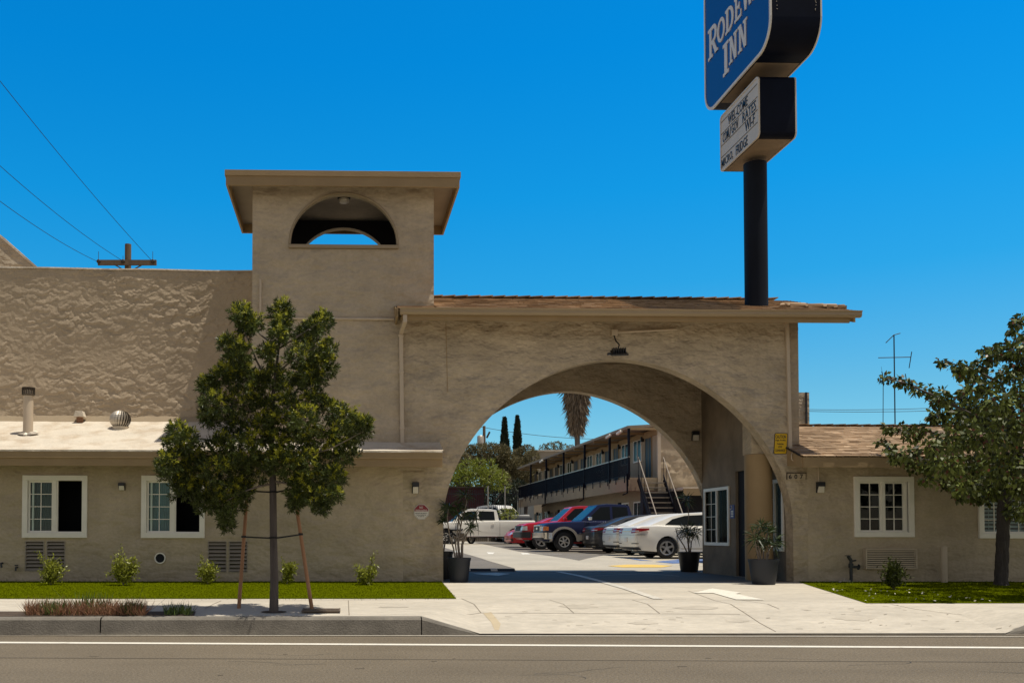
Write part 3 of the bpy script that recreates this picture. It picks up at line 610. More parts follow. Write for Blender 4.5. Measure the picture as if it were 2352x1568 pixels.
# rear hall: tall rough wall behind the lean-to
t = thing('rear_hall', 'tall windowless hall with rough trowelled stucco front rising behind the pale lean-to roof', 'building', (-6, RYW, .3))
PT = az(617, RYW, 300)
def par_top(x): return lerp(az(612, RYW, 0), az(621.5, RYW, 575), (x-ax(0, RYW))/(ax(575, RYW)-ax(0, RYW)))+.02*mn.noise(Vector((x*.9, 3, 1)))
o = lumpy('rough_wall', 'stucco_rough', t, -9.6, -1.70, 3.30, 6.80, RYW, .0145, .034, .46, 2, 32)
for v in o.data.vertices:                                    # the wavy top edge
    z = v.co.z+.3; k = (z-3.30)/(6.80-3.30); v.co.z = 3.30+k*(par_top(v.co.x-6)-3.30)-.3
b = MB()
for i in range(60):
    xa, xb = lerp(-9.6, -1.70, i/60), lerp(-9.6, -1.70, (i+1)/60); b.quad((xa, RYW-.03, par_top(xa)-.005), (xb, RYW-.03, par_top(xb)-.005), (xb, RYW+.28, par_top(xb)+.03), (xa, RYW+.28, par_top(xa)+.03)); b.quad((xa, RYW-.034, par_top(xa)-.035), (xb, RYW-.034, par_top(xb)-.035), (xb, RYW-.03, par_top(xb)-.005), (xa, RYW-.03, par_top(xa)-.005))
b.build('coping', 'roof_coating', t)
b = MB(); b.box(-14, -1.9, RYW+.10, 12, .2, 6.4); b.build('body', 'stucco_smooth', t)
t = thing('gable_annex', 'sunlit stucco annex with a sloping top edge peeking over the hall wall at far left', 'building', (-9, 7, .3))
p0, p1 = at(-60, 492, 7), at(78, 612, 7); pm = at(10, 546, 7)
b = MB(); b.prism([(p0.x-3, .3), (p1.x+.6, .3), (p1.x+.6, p1.z-.4), (p1.x, p1.z), (pm.x, pm.z), (p0.x, p0.z), (p0.x-3, p0.z)], 7, 10); b.build('wall', 'stucco_arch', t)
b = MB(); b.bar((p0.x, 7.5, p0.z+.02), (p1.x+.02, 7.5, p1.z+.02), 1.04, .05); b.build('sloped_cap', 'roof_coating', t)

# ================================================================== TOWER
t = thing('bell_tower', 'square stucco tower with arched openings under a flat overhanging brown roof', 'tower', (0, 1.1, .3))
TX0, TX1 = ax(579.5, 0, 600), ax(996.5, 0, 600); TD = 2.28; TZ = 7.99; GX = 1.17
acx = (at(789.5, 500, 0)).x; aw = (at(914, 560, 0).x-at(665, 560, 0).x)/2; sillz = az(572, 0, 790); apex = az(443.5, 0, 790)
def arch_pts(cx, a, zs, za, n=24, k=2.0):
    out = []
    for i in range(n+1):
        s = math.cos(math.pi*(1-i/n)); out.append((cx+a*s, zs+(za-zs)*(max(0, 1-abs(s)**k))**(1/k)))
    return out
b = MB()
def arch_panel(mb, y0, y1):
    A = arch_pts(acx, aw, sillz+.09, apex, 28); mb.prism([(TX0, sillz), (acx-aw, sillz)]+A+[(acx+aw, sillz), (TX1, sillz), (TX1, TZ), (TX0, TZ)], y0, y1)
arch_panel(b, 0, .2); b.prism([(TX0, 5.50), (TX1, 5.50), (TX1, sillz), (TX0, sillz)], 0, .2)
b.prism([(TX0, rz(0)-.05), (GX, rz(0)-.05), (GX, 5.50), (TX0, 5.50)], 0, .2)
arch_panel(b, TD-.2, TD); b.box(TX0, TX1, TD-.2, TD, 2.9, sillz)
for xa, xb in ((TX0, TX0+.18), (TX1-.18, TX1)): b.box(xa, xb, .2, TD-.2, 2.9, TZ)
wl = b.build('wall', 'stucco', t)
bm = bmesh.new(); bm.from_mesh(wl.data)
bm.to_mesh(wl.data); bm.free()
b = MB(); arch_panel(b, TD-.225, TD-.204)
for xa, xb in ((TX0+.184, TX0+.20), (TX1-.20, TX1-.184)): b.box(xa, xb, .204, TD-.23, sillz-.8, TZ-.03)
b.build('dark_lining', 'lining_and_porch_shade', t)
b = MB()                                                     # rolled edge round the front arch
A = arch_pts(acx, aw-.005, sillz+.09, apex-.003, 32); b.tube([(x, .004, z) for x, z in A], .026, 6); b.build('arch_moulding', 'stucco_smooth', t, 60)
b = MB(); b.box(acx-aw-.015, acx+aw+.015, -.05, .25, sillz+.008, sillz+.075); b.build('sill', 'stucco_smooth', t, bevel=.006)
RF, RB = -.45, TD+.20; RX0, RX1 = at(516, 400, RF).x, at(1058.5, 406, RF).x
b = MB(); b.box(RX0+.03, RX1-.03, RF+.03, RB-.03, 8.035, 8.082); rf = b.build('roof', 'roof_coating', t)
b = MB(); zt, zb = 8.06, 7.80
b.box(RX0+.02, RX1-.02, RF+.02, RF+.06, zb, zt-.03); b.box(RX0+.02, RX1-.02, RB-.06, RB-.02, zb, zt-.03); b.box(RX0+.02, RX0+.06, RF+.06, RB-.06, zb, zt-.03); b.box(RX1-.06, RX1-.02, RF+.06, RB-.06, zb, zt-.03)
b.box(RX0-.0, RX1+.0, RF-.0, RF+.02, zt-.08, zt+.028); b.box(RX0, RX0+.02, RF+.02, RB, zt-.08, zt+.026); b.box(RX1-.02, RX1, RF+.02, RB, zt-.08, zt+.026)
b.build('fascia', 'trim', t, bevel=.003)
b = MB(); b.box(RX0+.06, RX1-.06, RF+.06, RB-.06, TZ+.004, TZ+.03); b.build('soffit', 'soffit', t)
b = MB(); b.box(TX0+.18, TX1-.18, .2, TD-.2, TZ-.02, TZ+.003); b.build('ceiling', 'ceiling_plaster', t)
b = MB(); b.box(TX0+.18, TX1-.18, .2, TD-.2, sillz-.9, sillz-.85); b.build('floor', 'stucco_smooth', t)
b = MB(); p = at(598.5, 642, 0); q = at(598.5, 737, 0); b.box(p.x-.02, p.x+.02, -.045, 0, q.z, p.z); b.build('conduit', 'pipe_paint', t, bevel=.006)
b = MB(); p = at(603, 731.5, 0); q = at(905, 733.5, 0); b.tube([(p.x, -.028, p.z), (q.x, -.028, q.z)], .022, 8); b.lathe([(.030, -.04), (.030, .04)], (q.x-.35, -.028, q.z), 10, 'x'); b.build('drain_pipe', 'pipe_paint', t, 40)
l = thing('ceiling_light', 'round dome ceiling light under the tower roof', 'ceiling light', (acx+.02, .55, TZ-.02)); c_ = at(790, 468, .62)
b = MB(); b.lathe([(.13, 0), (.13, -.03), (.10, -.045)], (c_.x, .62, TZ-.021), 24); b.build('base', 'plastic_dark', l, 40); b = MB(); b.lathe([(.098, -.04), (.11, -.08), (.10, -.11), (.05, -.125)], (c_.x, .62, TZ-.021), 24); b.build('dome', 'lamp_lens', l, 60)

# ================================================================== GATEWAY
t = thing('arched_gateway', 'wide stucco carriage arch joined to the tower, with shingled roof and brown gutter', 'gateway', (5.3, 0, .3))
ACX, AA, AZS, AZA = ax(1420, 0, 1000), (ax(1822, 0, 1250)-ax(1018, 0, 1250))/2, 1.47, az(825, 0, 1420)
ACX = (ax(1822, 0, 1250)+ax(1018, 0, 1250))/2
GD = 4.4; GXR = ax(1807.5, 0, 850)
def arch_wall(y0, y1, x0, xr_top, xr_bot):
    A = arch_pts(ACX, AA, AZS, AZA, 64, 1.86); b = MB()
    b.prism([(x0, .15), (ACX-AA, .15)]+A+[(ACX+AA, .15), (xr_bot, .15), (xr_bot, 2.95), (xr_top, 2.95), (xr_top, 5.50), (x0, 5.50)], y0, y1); return b
def shade_arch(b, name): 
    o = b.build(name, 'stucco_arch', t)
    return o
shade_arch(arch_wall(0, .3, GX, GXR, 9.0), 'front_wall'); shade_arch(arch_wall(GD-.3, GD, .9, 9.4, 9.4), 'back_wall')
b = MB(); b.box(GXR, ax(1832.5, .25, 850), .22, 4.1, 2.6, 5.56); b.build('side_return', 'stucco', t)
b = MB(); b.box(1.0, 1.25, .3, GD-.3, .15, 5.3); b.build('side_wall', 'stucco', t)
b = MB(); b.box(1.2, 9.0, .3, GD-.3, 5.28, 5.34); b.build('ceiling', 'stucco_smooth', t)
# office side wall with windows and door
OX = 8.50; oy = lambda px, x: x/((px-PPX)/F) if False else None
def y_on_x(px, py, X): d = ray(px, py); return CAM.y+d.y*((X-CAM.x)/d.x)
def z_on_x(px, py, X): d = ray(px, py); return CAM.z+d.z*((X-CAM.x)/d.x)
fy0, fy1 = y_on_x(1676, 1180, OX), y_on_x(1619, 1180, OX); fz1, fz0 = z_on_x(1650, 1119, OX), z_on_x(1650, 1252, OX)
dy0, dy1 = y_on_x(1712, 1200, OX), y_on_x(1690, 1200, OX)
def wall_gridx(mb, y0, y1, z0, z1, X, th, holes):
    b2 = MB(); wall_grid(b2, y0, y1, z0, z1, 0, th, holes); mb.add([(X+v[1], v[0], v[2]) for v in b2.v], b2.f)
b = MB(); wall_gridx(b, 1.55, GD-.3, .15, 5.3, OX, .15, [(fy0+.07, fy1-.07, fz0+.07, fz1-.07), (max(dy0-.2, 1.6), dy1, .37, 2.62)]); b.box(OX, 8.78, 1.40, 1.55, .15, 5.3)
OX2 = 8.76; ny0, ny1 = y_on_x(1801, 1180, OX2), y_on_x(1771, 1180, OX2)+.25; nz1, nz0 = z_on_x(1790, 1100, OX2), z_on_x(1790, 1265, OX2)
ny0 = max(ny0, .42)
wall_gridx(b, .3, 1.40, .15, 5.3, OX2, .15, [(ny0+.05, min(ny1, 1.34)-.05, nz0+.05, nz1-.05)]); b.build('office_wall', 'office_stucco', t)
def xwindow(y0, y1, z0, z1, X, open_near):
    cb = casing(y0, y1, z0, z1, -.03, .05, .07); o = MB(); o.add([(X+v[1], v[0], v[2]) for v in cb.v], cb.f); my = (y0+y1)/2
    o.box(X-.02, X+.05, my-.025, my+.025, z0+.07, z1-.07); wn = o.build('window', 'white_frame', t)
    m2 = MB()
    for yy in ((my+y1)/2-.02,): m2.box(X+.0, X+.012, yy-.006, yy+.006, z0+.07, z1-.07)
    for k in (1, 2, 3): zz = lerp(z0+.07, z1-.07, k/4); m2.box(X+.0, X+.011, my+.025, y1-.07, zz-.006, zz+.006)
    m2.build('grid_bars', 'white_frame', wn); g = MB(); g.quad((X+.016, y0+.07, z0+.07), (X+.016, y1-.07, z0+.07), (X+.016, y1-.07, z1-.07), (X+.016, y0+.07, z1-.07)); g.build('pane', 'glass_dark', wn)
    r_ = MB(); r_.box(X+.5, X+.52, max(.31, y0-.5), y1+.5, z0-.4, z1+.4); r_.build('room', 'dark_interior', wn)
    c_ = MB()
    for i in range(14): ya, yb = lerp(my, y1-.05, i/14), lerp(my, y1-.05, (i+1)/14); c_.quad((X+.12+.02*(i % 2), ya, z0), (X+.12+.02*((i+1) % 2), yb, z0), (X+.12+.02*((i+1) % 2), yb, z1), (X+.12+.02*(i % 2), ya, z1))
    c_.build('curtain', 'blue_curtain', wn)
xwindow(fy0, fy1, fz0, fz1, OX, True); xwindow(ny0, min(ny1, 1.34), nz0, nz1, OX2, False)
b = MB(); b.box(OX+.06, OX+.10, max(dy0-.2, 1.6), dy1, .37, 2.62); dr = b.build('office_door', 'dark_interior', t)
b = MB(); b.box(OX+.10, OX+2, 1.3, 4.1, .3, .36); b.build('floor', 'stucco_smooth', t)
# roof: shingled front slope, ridge, gable rake with loose cap shingles
GE0 = EZ+2.71; RYD = 2.25; EYZ = az(712, FY, 1400); RZ_ = az(687.5, RYD, 1300)
gx0, gx1 = ax(911, FY, 712), ax(1972, FY, 716); FS = FY-.02
rzg = lambda y: lerp(EYZ, RZ_, (y-FY)/(RYD-FY))
b = MB(); b.prism([(FY, EYZ-.06), (FY, EYZ-.005), (RYD, RZ_-.005), (RYD, RZ_-.12)], TX1+.0, gx1-.06, 'x'); b.prism([(RYD, RZ_-.005), (GD+.35, RZ_-.30), (GD+.35, RZ_-.42), (RYD, RZ_-.13)], TX1+.0, 8.70, 'x'); b.prism([(FY, EYZ-.06), (FY, EYZ-.005), (-.002, rzg(0)-.005), (-.002, rzg(0)-.08)], gx0+.02, TX1, 'x')
b.build('roof_deck', 'trim', t)
b = MB(); shingles(b, TX1+.005, gx1-.05, FY-.03, EYZ, RYD, RZ_, 20, 3); shingles(b, gx0+.02, TX1, FY-.03, EYZ, -.03, rzg(-.03), 4, 4)
rr = random.Random(2); x = TX1+.1
while x < gx1-.4: b.bar((x, RYD, RZ_+.02), (x+.30, RYD, RZ_+.045), .26, .018); x += .27
b.build('shingles', 'shingle', t)
b = MB()
for i, (pa, pb, pz) in enumerate([(1793, 1806, 705), (1806, 1846, 704), (1847, 1888, 705), (1889, 1916, 706), (1914, 1934, 709)]):
    yy = .35-.12*i; p = at(pa, pz, yy); q = at(pb, pz+1, yy); z_ = rzg(yy); b.bar((p.x, yy, z_+.06+.015*(i % 2)), (q.x+.02, yy-.08, z_+.055), .30, .02, (0, -.4, 1)); b.bar((p.x+.01, yy-.15, z_+.0), (q.x, yy-.17, z_-.01), .015, .10)
b.build('loose_cap_shingle', 'shingle', t)
b = MB()
prof = [(FY-.03, EYZ-.125), (FY-.10, EYZ-.125), (FY-.125, EYZ-.085), (FY-.125, EYZ-.035), (FY-.145, EYZ-.02), (FY-.145, EYZ-.008), (FY-.03, EYZ-.008)]
b.prism(prof, gx0+.06, gx1-.0, 'x'); b.build('gutter', 'gutter_paint', t)
b = MB(); b.box(gx0+.10, ax(1950, FY, 730), FY-.028, FY+.012, EYZ-.215, EYZ-.03); b.box(gx0, gx0+.03, FY-.025, -.002, EYZ-.16, EYZ+.02); b.prism([(FY, EYZ-.16), (FY, EYZ), (-.002, rzg(0)), (-.002, rzg(0)-.16)], gx0-.012, gx0, 'x')
b.prism([(FY+.0, EYZ-.20), (FY+.0, EYZ-.03), (RYD, RZ_-.03), (RYD, RZ_-.20)], gx1-.10, gx1-.06, 'x'); b.build('fascia', 'trim', t, bevel=.004)
b = MB(); b.box(gx0+.10, ax(1950, FY), FY+.012, -.002, EYZ-.075, EYZ-.055); b.build('soffit', 'trim', t)
b = MB(); p0 = at(928, 742, -.4); p1 = at(921, 765, -.05); p2 = at(918.5, 778, -.05); p3 = at(924, 1022, -.05)
b.bar((p0.x, FY-.06, EYZ-.13), (p0.x, FY-.06, EYZ-.27), .075, .06, (0, 1, 0)); b.bar((p0.x, FY-.06, EYZ-.25), (p1.x, -.05, p1.z), .075, .055); b.bar((p1.x, -.045, p1.z+.03), (p3.x, -.045, p3.z), .075, .06, (0, 1, 0)); b.bar((p3.x, -.045, p3.z+.02), (p3.x+.02, -.16, p3.z-.03), .08, .06)
for zz in (p1.z-.05, lerp(p1.z, p3.z, .35), lerp(p1.z, p3.z, .85)): xx = lerp(p1.x, p3.x, (p1.z-zz)/(p1.z-p3.z)); b.box(xx-.048, xx+.048, -.085, 0, zz-.02, zz+.02)
b.build('downspout', 'pipe_paint', t, bevel=.006)
b = MB(); p0 = at(1807, 745, -.03); p1 = at(1815, 1046, -.03); b.bar((p0.x, -.035, p0.z+.2), (p1.x, -.035, p1.z), .06, .05, (0, 1, 0)); b.add([(p1.x-.03, -.06, p1.z), (p1.x+.03, -.06, p1.z), (p1.x, -.03, p1.z-.07)], [(0, 1, 2)]); b.build('downspout', 'pipe_paint', t)
b = MB(); p = at(1024, 742, 0); q = at(1028, 900, 0); b.bar((p.x, -.002, p.z), (q.x, -.002, q.z), .012, .008, (0, 1, 0)); b.build('wall_joint', 'trim', t)
# office column round the sign pole
PYC = .62; PXC = ax(1736.5, PYC, 600)
t2 = thing('round_column', 'tan round column under the gateway behind the right potted plant', 'column', (PXC, PYC, .36)); ct = 1.24+(at(1735, 1042, .36).z-1.24)
b = MB(); b.lathe([(.262, .30), (.262, ct), (.255, ct+.004)], (PXC, PYC, 0), 40); b.build('shaft', 'trim', t2, 50)
b = MB(); b.box(PXC-.225, PXC+.24, PYC-.22, PYC+.2, ct+.006, 5.28); b.build('pier', 'stucco', t2)

# ================================================================== RIGHT WING
t = thing('motel_wing', 'low stucco motel wing with brown shingle roof right of the arch', 'building', (12, 0, .3))
W3 = wrect(1960, 2098.5, 1093.7, 1233); W4 = wrect(2244.6, 2386, 1094, 1236)
VA = wrect(1982, 2101, 1259.5, 1306)
X1 = 18.0; b = MB(); wall_grid(b, 9.0, X1, .20, 2.86, 0, .2, [ins(W3), ins(W4)]); b.build('wall', 'stucco', t)
slider(t, *W3, 0, 'white sliding window with gridded panes and a dark room', open_right=False)
slider(t, *W4, 0, 'white sliding window with closed horizontal blinds behind the trunk', open_right=False, blinds=True)
rx0 = ax(1843, FY, 1048); EZ2 = az(1048.5, FY, 1900); RY2 = 2.05; RZ2 = az(978, RY2, 1900); rz2 = lambda y: lerp(EZ2, RZ2, (y-FY)/(RY2-FY))
b = MB(); b.prism([(FY, EZ2-.05), (FY, EZ2-.005), (RY2, RZ2-.005), (RY2+3, RZ2-.2), (RY2+3, RZ2-.4), (RY2, RZ2-.2)], rx0+.03, X1, 'x'); b.build('roof_deck', 'trim', t)
b = MB(); shingles(b, rx0, X1, FY-.03, EZ2, RY2, RZ2, 22, 9)
x = rx0
while x < X1: b.bar((x, RY2, RZ2+.015), (x+.30, RY2, RZ2+.03), .24, .014); x += .27
b.build('shingles', 'shingle', t)
b = MB(); b.box(rx0+.02, X1, FY-.02, FY+.03, EZ2-.20, EZ2-.008); b.prism([(FY+.03, EZ2-.20), (FY+.03, EZ2-.01), (-.002, rz2(0)-.01), (-.002, EZ2-.12)], rx0, rx0+.03, 'x'); b.build('fascia', 'trim', t, bevel=.004)
b = MB(); b.box(rx0+.03, X1, FY+.03, -.002, EZ2-.05, EZ2-.03); b.build('soffit', 'trim', t)
b = MB(); b.add([at(2040, 993, 0), at(2080, 991.5, 0), at(2170, 995, 0), at(2140, 999, 0)], []); b = MB()
ya = 1.25; xa, xb = ax(2044, ya, 995), ax(2165, ya, 995); b.box(xa, xb, ya-.08, ya+.18, rz2(ya)+.0, rz2(ya)+.085); b.build('roof_patch', 'roof_coating', t)
b = MB(); b.tube([at(1821, 1037, -.22), at(1817.6, 1045, -.26), at(1819, 1055.6, -.26), at(1827, 1060, -.24)], .010, 6); b.build('cable', 'pipe_paint', t, 60)
b = MB(); b.tube([(rx0-.015, FY+.1, rz2(FY+.1)+.012), (rx0-.015, -.02, rz2(-.02)+.02)], .022, 6); b.build('edge_flashing', 'wire', t, 60)
ac = thing('air_conditioner', 'louvred wall air conditioner under the window behind the small bush', 'air conditioner', ((VA[0]+VA[1])/2, 0, VA[2]))
casing(VA[0], VA[1], VA[2], VA[3], -.10, -.002, .028).build('frame', 'pipe_paint', ac, bevel=.004)
b = MB(); b.box(VA[0]+.028, VA[1]-.028, -.03, -.02, VA[2]+.028, VA[3]-.028); b.build('back', 'dark_interior', ac)
b = MB(); n = 8
for i in range(n): zz = lerp(VA[2]+.03, VA[3]-.03, (i+.5)/n); b.add([(VA[0]+.028, -.095, zz-.014), (VA[1]-.028, -.095, zz-.014), (VA[1]-.028, -.05, zz+.016), (VA[0]+.028, -.05, zz+.016)], [(0, 1, 2, 3)]); b.box(VA[0]+.028, VA[1]-.028, -.098, -.094, zz-.014, zz+.008)
b.build('louver', 'pipe_paint', ac)
# rear stucco stack above the right wing and the low rear wing
t = thing('stucco_chimney', 'rough stucco parapet end standing above the ridge beside the arch', 'chimney', (12.4, 8, 3))
p = at(1858.5, 901, 8); q = at(1858.5, 985, 8); b = MB(); b.box(11.6, p.x, 8, 10, .4, p.z); b.build('stack', 'stucco_arch', t); b = MB(); b.box(11.55, p.x+.05, 7.94, 10.05, at(1850, 975, 8).z-.12, at(1850, 970, 8).z-.05); b.build('base_flashing', 'roof_coating', t); b = MB(); xq = at(1852, 940, 7.97).x; b.bar((xq, 7.97, q.z), (xq, 7.97, p.z), .05, .03, (0, 1, 0)); b.build('conduit', 'wire', t)

# ================================================================== POLE SIGN
t = thing('pole_sign', 'tall motel pole sign with blue face above a smaller reader board on a black pole', 'sign', (PXC, PYC, 5.3))
b = MB(); b.lathe([(.222, 5.25), (.222, 8.72)], (PXC, PYC, 0), 40); pole = b.build('pole', 'pole_paint', t, 50)
CY0, CY1 = -.47, 1.38; CX0, CX1 = ax(1742, CY0, 250), ax(1830, CY0, 250); CZ0, CZ1 = at(1790, 314, CY0).z, at(1790, 173, CY0).z
def rrect(y0, y1, z0, z1, r, n=8):
    P = []
    for cy, cz, a0 in ((y1-r, z1-r, 0), (y0+r, z1-r, 90), (y0+r, z0+r, 180), (y1-r, z0+r, 270)):
        for i in range(n+1): a = R(a0+90*i/n); P.append((cy+r*math.cos(a), cz+r*math.sin(a)))
    return P
def cabinet(parent, x0, x1, y0, y1, z0, z1, r, face, rim, rw, name):
    P = rrect(y0, y1, z0, z1, r, 10); b = MB(); b.prism(P, x0+.03, x1-.03, 'x'); cs = b.build(name, 'sign_case', parent, 35)
    for sx, x in ((-1, x0), (1, x1)):
        b = MB(); Pi = rrect(y0+rw, y1-rw, z0+rw, z1-rw, max(r-rw, .02), 10); n = len(P); xa, xb = (x, x+.035) if sx < 0 else (x-.035, x)
        b.add([(xa, *p) for p in P]+[(xa, *p) for p in Pi]+[(xb, *p) for p in P]+[(xb, *p) for p in Pi], [(i, (i+1) % n, n+(i+1) % n, n+i) for i in range(n)]+[(2*n+i, 3*n+i, 3*n+(i+1) % n, 2*n+(i+1) % n) for i in range(n)]+[(i, 2*n+i, 2*n+(i+1) % n, (i+1) % n) for i in range(n)]+[(n+i, n+(i+1) % n, 3*n+(i+1) % n, 3*n+i) for i in range(n)])
        b.build('rim', rim, cs)
        b = MB(); b.prism(Pi, x+.012 if sx < 0 else x-.020, x+.020 if sx < 0 else x-.012, 'x'); fc = b.build('face', face, cs)
        if sx < 0: f0 = fc
    return cs, f0
cab, face = cabinet(t, CX0, CX1, CY0, CY1, CZ0, CZ1, .10, 'sign_panel', 'sign_panel', .035, 'reader_board')
b = MB(); x = CX0+.008
def ryz(px, py): return y_on_x(px, py, x), z_on_x(px, py, x)
b = MB()
rows = [('WEL-COME', .53, .93, .70), ('COM/GOV RATES', .06, .95, .47), ('WI-F', .56, .93, .29), ('MICRO, FRIDGE', .03, .66, .035)]
W_ = CY1-CY0; Hh = CZ1-CZ0
for s, u0, u1, v0 in [('WEL-COME', .22, .73, .70), ('COM', .07, .235, .485), ('/', .25, .30, .475), ('GOV', .315, .49, .485), ('RATES', .60, .93, .485), ('WI-F', .66, .90, .285), ('MICRO,', .03, .34, .045), ('FRIDGE', .42, .72, .045)]:
    ya, yb = CY1-u0*W_, CY1-u1*W_; text(b, s, (x, ya, CZ0+v0*Hh), (0, -1, 0), (0, 0, 1), Hh*.165, abs(yb-ya), .006, 2, 'l', .004)
b.build('letters', 'letter_black', face)
b = MB()
for v in (.03, .255, .46, .67, .88): b.box(x-.003, x+.002, CY0+.04, CY1-.04, CZ0+v*Hh-.006, CZ0+v*Hh+.004)
b.build('letter_track', 'galv_dark', face)
BY0, BY1 = -1.17, 2.02; BX0, BX1 = ax(1769, BY0, 10), ax(1888, BY0, 10); BZ0 = z_on_x(1680, 187.5, BX0)-.12; BZ1 = BZ0+3.25
big, face = cabinet(t, BX0, BX1, BY0, BY1, BZ0, BZ1, .50, 'sign_blue', 'sign_white', .055, 'sign_cabinet')
b = MB(); b.lathe([(.20, CZ1-.1), (.20, BZ0+.1)], (PXC, PYC, 0), 28); b.build('pole_neck', 'pole_paint', pole, 50)
# slab-serif lettering on the face
def stroke(*P): return list(P)
def ring(cx, cy, rx, ry, tx, ty, a0, a1, n=14):
    return [[(cx+rx*math.cos(R(lerp(a0, a1, i/n))), cy+ry*math.sin(R(lerp(a0, a1, i/n)))) , (cx+rx*math.cos(R(lerp(a0, a1, (i+1)/n))), cy+ry*math.sin(R(lerp(a0, a1, (i+1)/n)))), (cx+(rx-tx)*math.cos(R(lerp(a0, a1, (i+1)/n))), cy+(ry-ty)*math.sin(R(lerp(a0, a1, (i+1)/n)))), (cx+(rx-tx)*math.cos(R(lerp(a0, a1, i/n))), cy+(ry-ty)*math.sin(R(lerp(a0, a1, i/n))))] for i in range(n)]
bx = lambda x0, x1, y0, y1: [(x0, y0), (x1, y0), (x1, y1), (x0, y1)]
GL = {'I': [bx(.30, .70, 0, 1), bx(.08, .92, 0, .10), bx(.08, .92, .90, 1)],
 'N': [bx(.12, .30, 0, 1), bx(.70, .88, 0, 1), [(.10, 1), (.34, 1), (.88, 0), (.66, 0)], bx(0, .42, 0, .09), bx(.58, 1, .91, 1), bx(0, .2, .91, 1)],
 'R': [bx(.14, .36, 0, 1), bx(0, .48, 0, .09), bx(0, .4, .91, 1), bx(.3, .55, .88, 1), bx(.3, .55, .42, .53), [(.42, .46), (.62, .46), (1.0, 0), (.74, 0)], bx(.72, 1.02, 0, .08)]+ring(.52, .71, .40, .29, .20, .12, -90, 90),
 'O': ring(.5, .5, .5, .5, .22, .13, 0, 360, 26),
 'D': [bx(.12, .34, 0, 1), bx(0, .45, 0, .11), bx(0, .45, .89, 1)]+ring(.42, .5, .55, .5, .23, .12, -90, 90),
 'E': [bx(.12, .34, 0, 1), bx(0, .9, 0, .12), bx(0, .88, .88, 1), bx(.3, .68, .45, .56), bx(.80, .92, .1, .28), bx(.78, .90, .72, .9), bx(.60, .70, .37, .64)],
 'W': [[(.05, 1), (.22, 1), (.36, 0), (.22, 0)], [(.22, 0), (.34, 0), (.55, .9), (.43, .9)], [(.45, .9), (.60, .9), (.74, 0), (.60, 0)], [(.62, 0), (.74, 0), (.95, 1), (.83, 1)], bx(-.05, .32, .92, 1), bx(.72, 1.05, .92, 1)],
 'A': [[(.05, 0), (.18, 0), (.55, 1), (.40, 1)], [(.75, 0), (.98, 0), (.62, 1), (.42, 1)], bx(.25, .75, .28, .38), bx(-.05, .32, 0, .09), bx(.65, 1.05, 0, .09)],
 'Y': [[(.0, 1), (.2, 1), (.58, .42), (.42, .42)], [(.82, 1), (.96, 1), (.60, .42), (.46, .42)], bx(.40, .62, 0, .48), bx(.25, .77, 0, .09), bx(-.08, .32, .92, 1), bx(.7, 1.06, .92, 1)]}
b = MB(); xf = BX0+.012
def word(letters):
    k = 0
    for ch, y0, wd, z0, h in letters:
        b = MB()
        for P in GL[ch]:
            k += 1; b.prism([(y0-p[0]*wd, z0+p[1]*h) for p in P], xf-.012-.0006*(k % 9), xf+.002, 'x')
        b.build('letter', 'sign_white', face)
b2 = b
word([('R', 1.80, .52, 11.38, .66), ('O', 1.30, .40, 11.46, .50), ('D', .87, .42, 11.46, .50), ('E', .42, .36, 11.46, .50), ('W', .05, .52, 11.46, .50), ('A', -.44, .40, 11.46, .50), ('Y', -.78, .30, 11.46, .50)])
word([('I', 1.04, .34, 10.66, .66), ('N', .70, .40, 10.76, .54), ('N', .26, .42, 10.76, .54)])

b = MB(); rr = random.Random(4)
for k in range(60):
    y = rr.choice([BX0+.12, BX1-.12]); z = rr.uniform(BZ0+.6, BZ1-.6); b.lathe([(.010, 0), (.006, -.006)], (y+rr.uniform(-.01, .01), BY0-.001, z), 6, 'y')
b.build('rivets', 'galv', big)
bm = MB(); bm.box(BX0+.06, BX1-.06, BY0+.75, BY1-.75, BZ0-.004, BZ0+.002); bm.build('bottom_panel', 'sign_bottom', big); bm = MB(); bm.box(CX0+.05, CX1-.05, CY0+.12, CY1-.12, CZ0-.004, CZ0+.002); bm.build('bottom_panel', 'sign_bottom', cab)

# ================================================================== FIXTURES
def wall_lamp(px, py, wpx, hpx, y, label, group='black wall lamps'):
    c_ = at(px, py, y); s = 2200/(y+18.3); w2, h = wpx/s/2, hpx/s; t = thing('wall_lamp', label, 'wall lamp', (c_.x, y, c_.z), 0, group); z0, z1 = c_.z-h/2, c_.z+h/2; zm = lerp(z0, z1, .58)
    b = MB(); b.box(c_.x-w2, c_.x+w2, y-.10, y-.0, zm, z1); b.box(c_.x-w2, c_.x+w2, y-.02, y, z0, zm); b.prism([(y-.095, zm), (y-.02, zm), (y-.02, z0+.005)], c_.x-w2, c_.x-w2+.012, 'x'); b.prism([(y-.095, zm), (y-.02, zm), (y-.02, z0+.005)], c_.x+w2-.012, c_.x+w2, 'x'); b.build('housing', 'black_metal', t, bevel=.006)
    b = MB(); b.prism([(y-.092, zm-.001), (y-.03, zm-.001), (y-.03, z0), (y-.075, z0)], c_.x-w2+.014, c_.x+w2-.014, 'x'); b.build('lens', 'lamp_lens', t, bevel=.004); return t
wall_lamp(281, 1117, 15, 17, 0, 'small black wall lamp between the two left windows'); wall_lamp(954, 1120, 15.5, 26, 0, 'black wall lamp with cream lens above the octagonal sign left of the arch')
t = wall_lamp(1882, 1119, 17, 25, 0, 'black wall lamp hanging below a conduit right of the arch'); b = MB(); p, q = at(1878, 1068, 0), at(1879, 1108, 0); b.tube([(p.x, -.025, p.z), (q.x, -.025, q.z)], .012, 6); b.build('conduit', 'pipe_paint', t, 40)
wall_lamp(1596, 1001, 16, 22, GD-.302, 'black wall lamp on the shaded back wall inside the gateway')
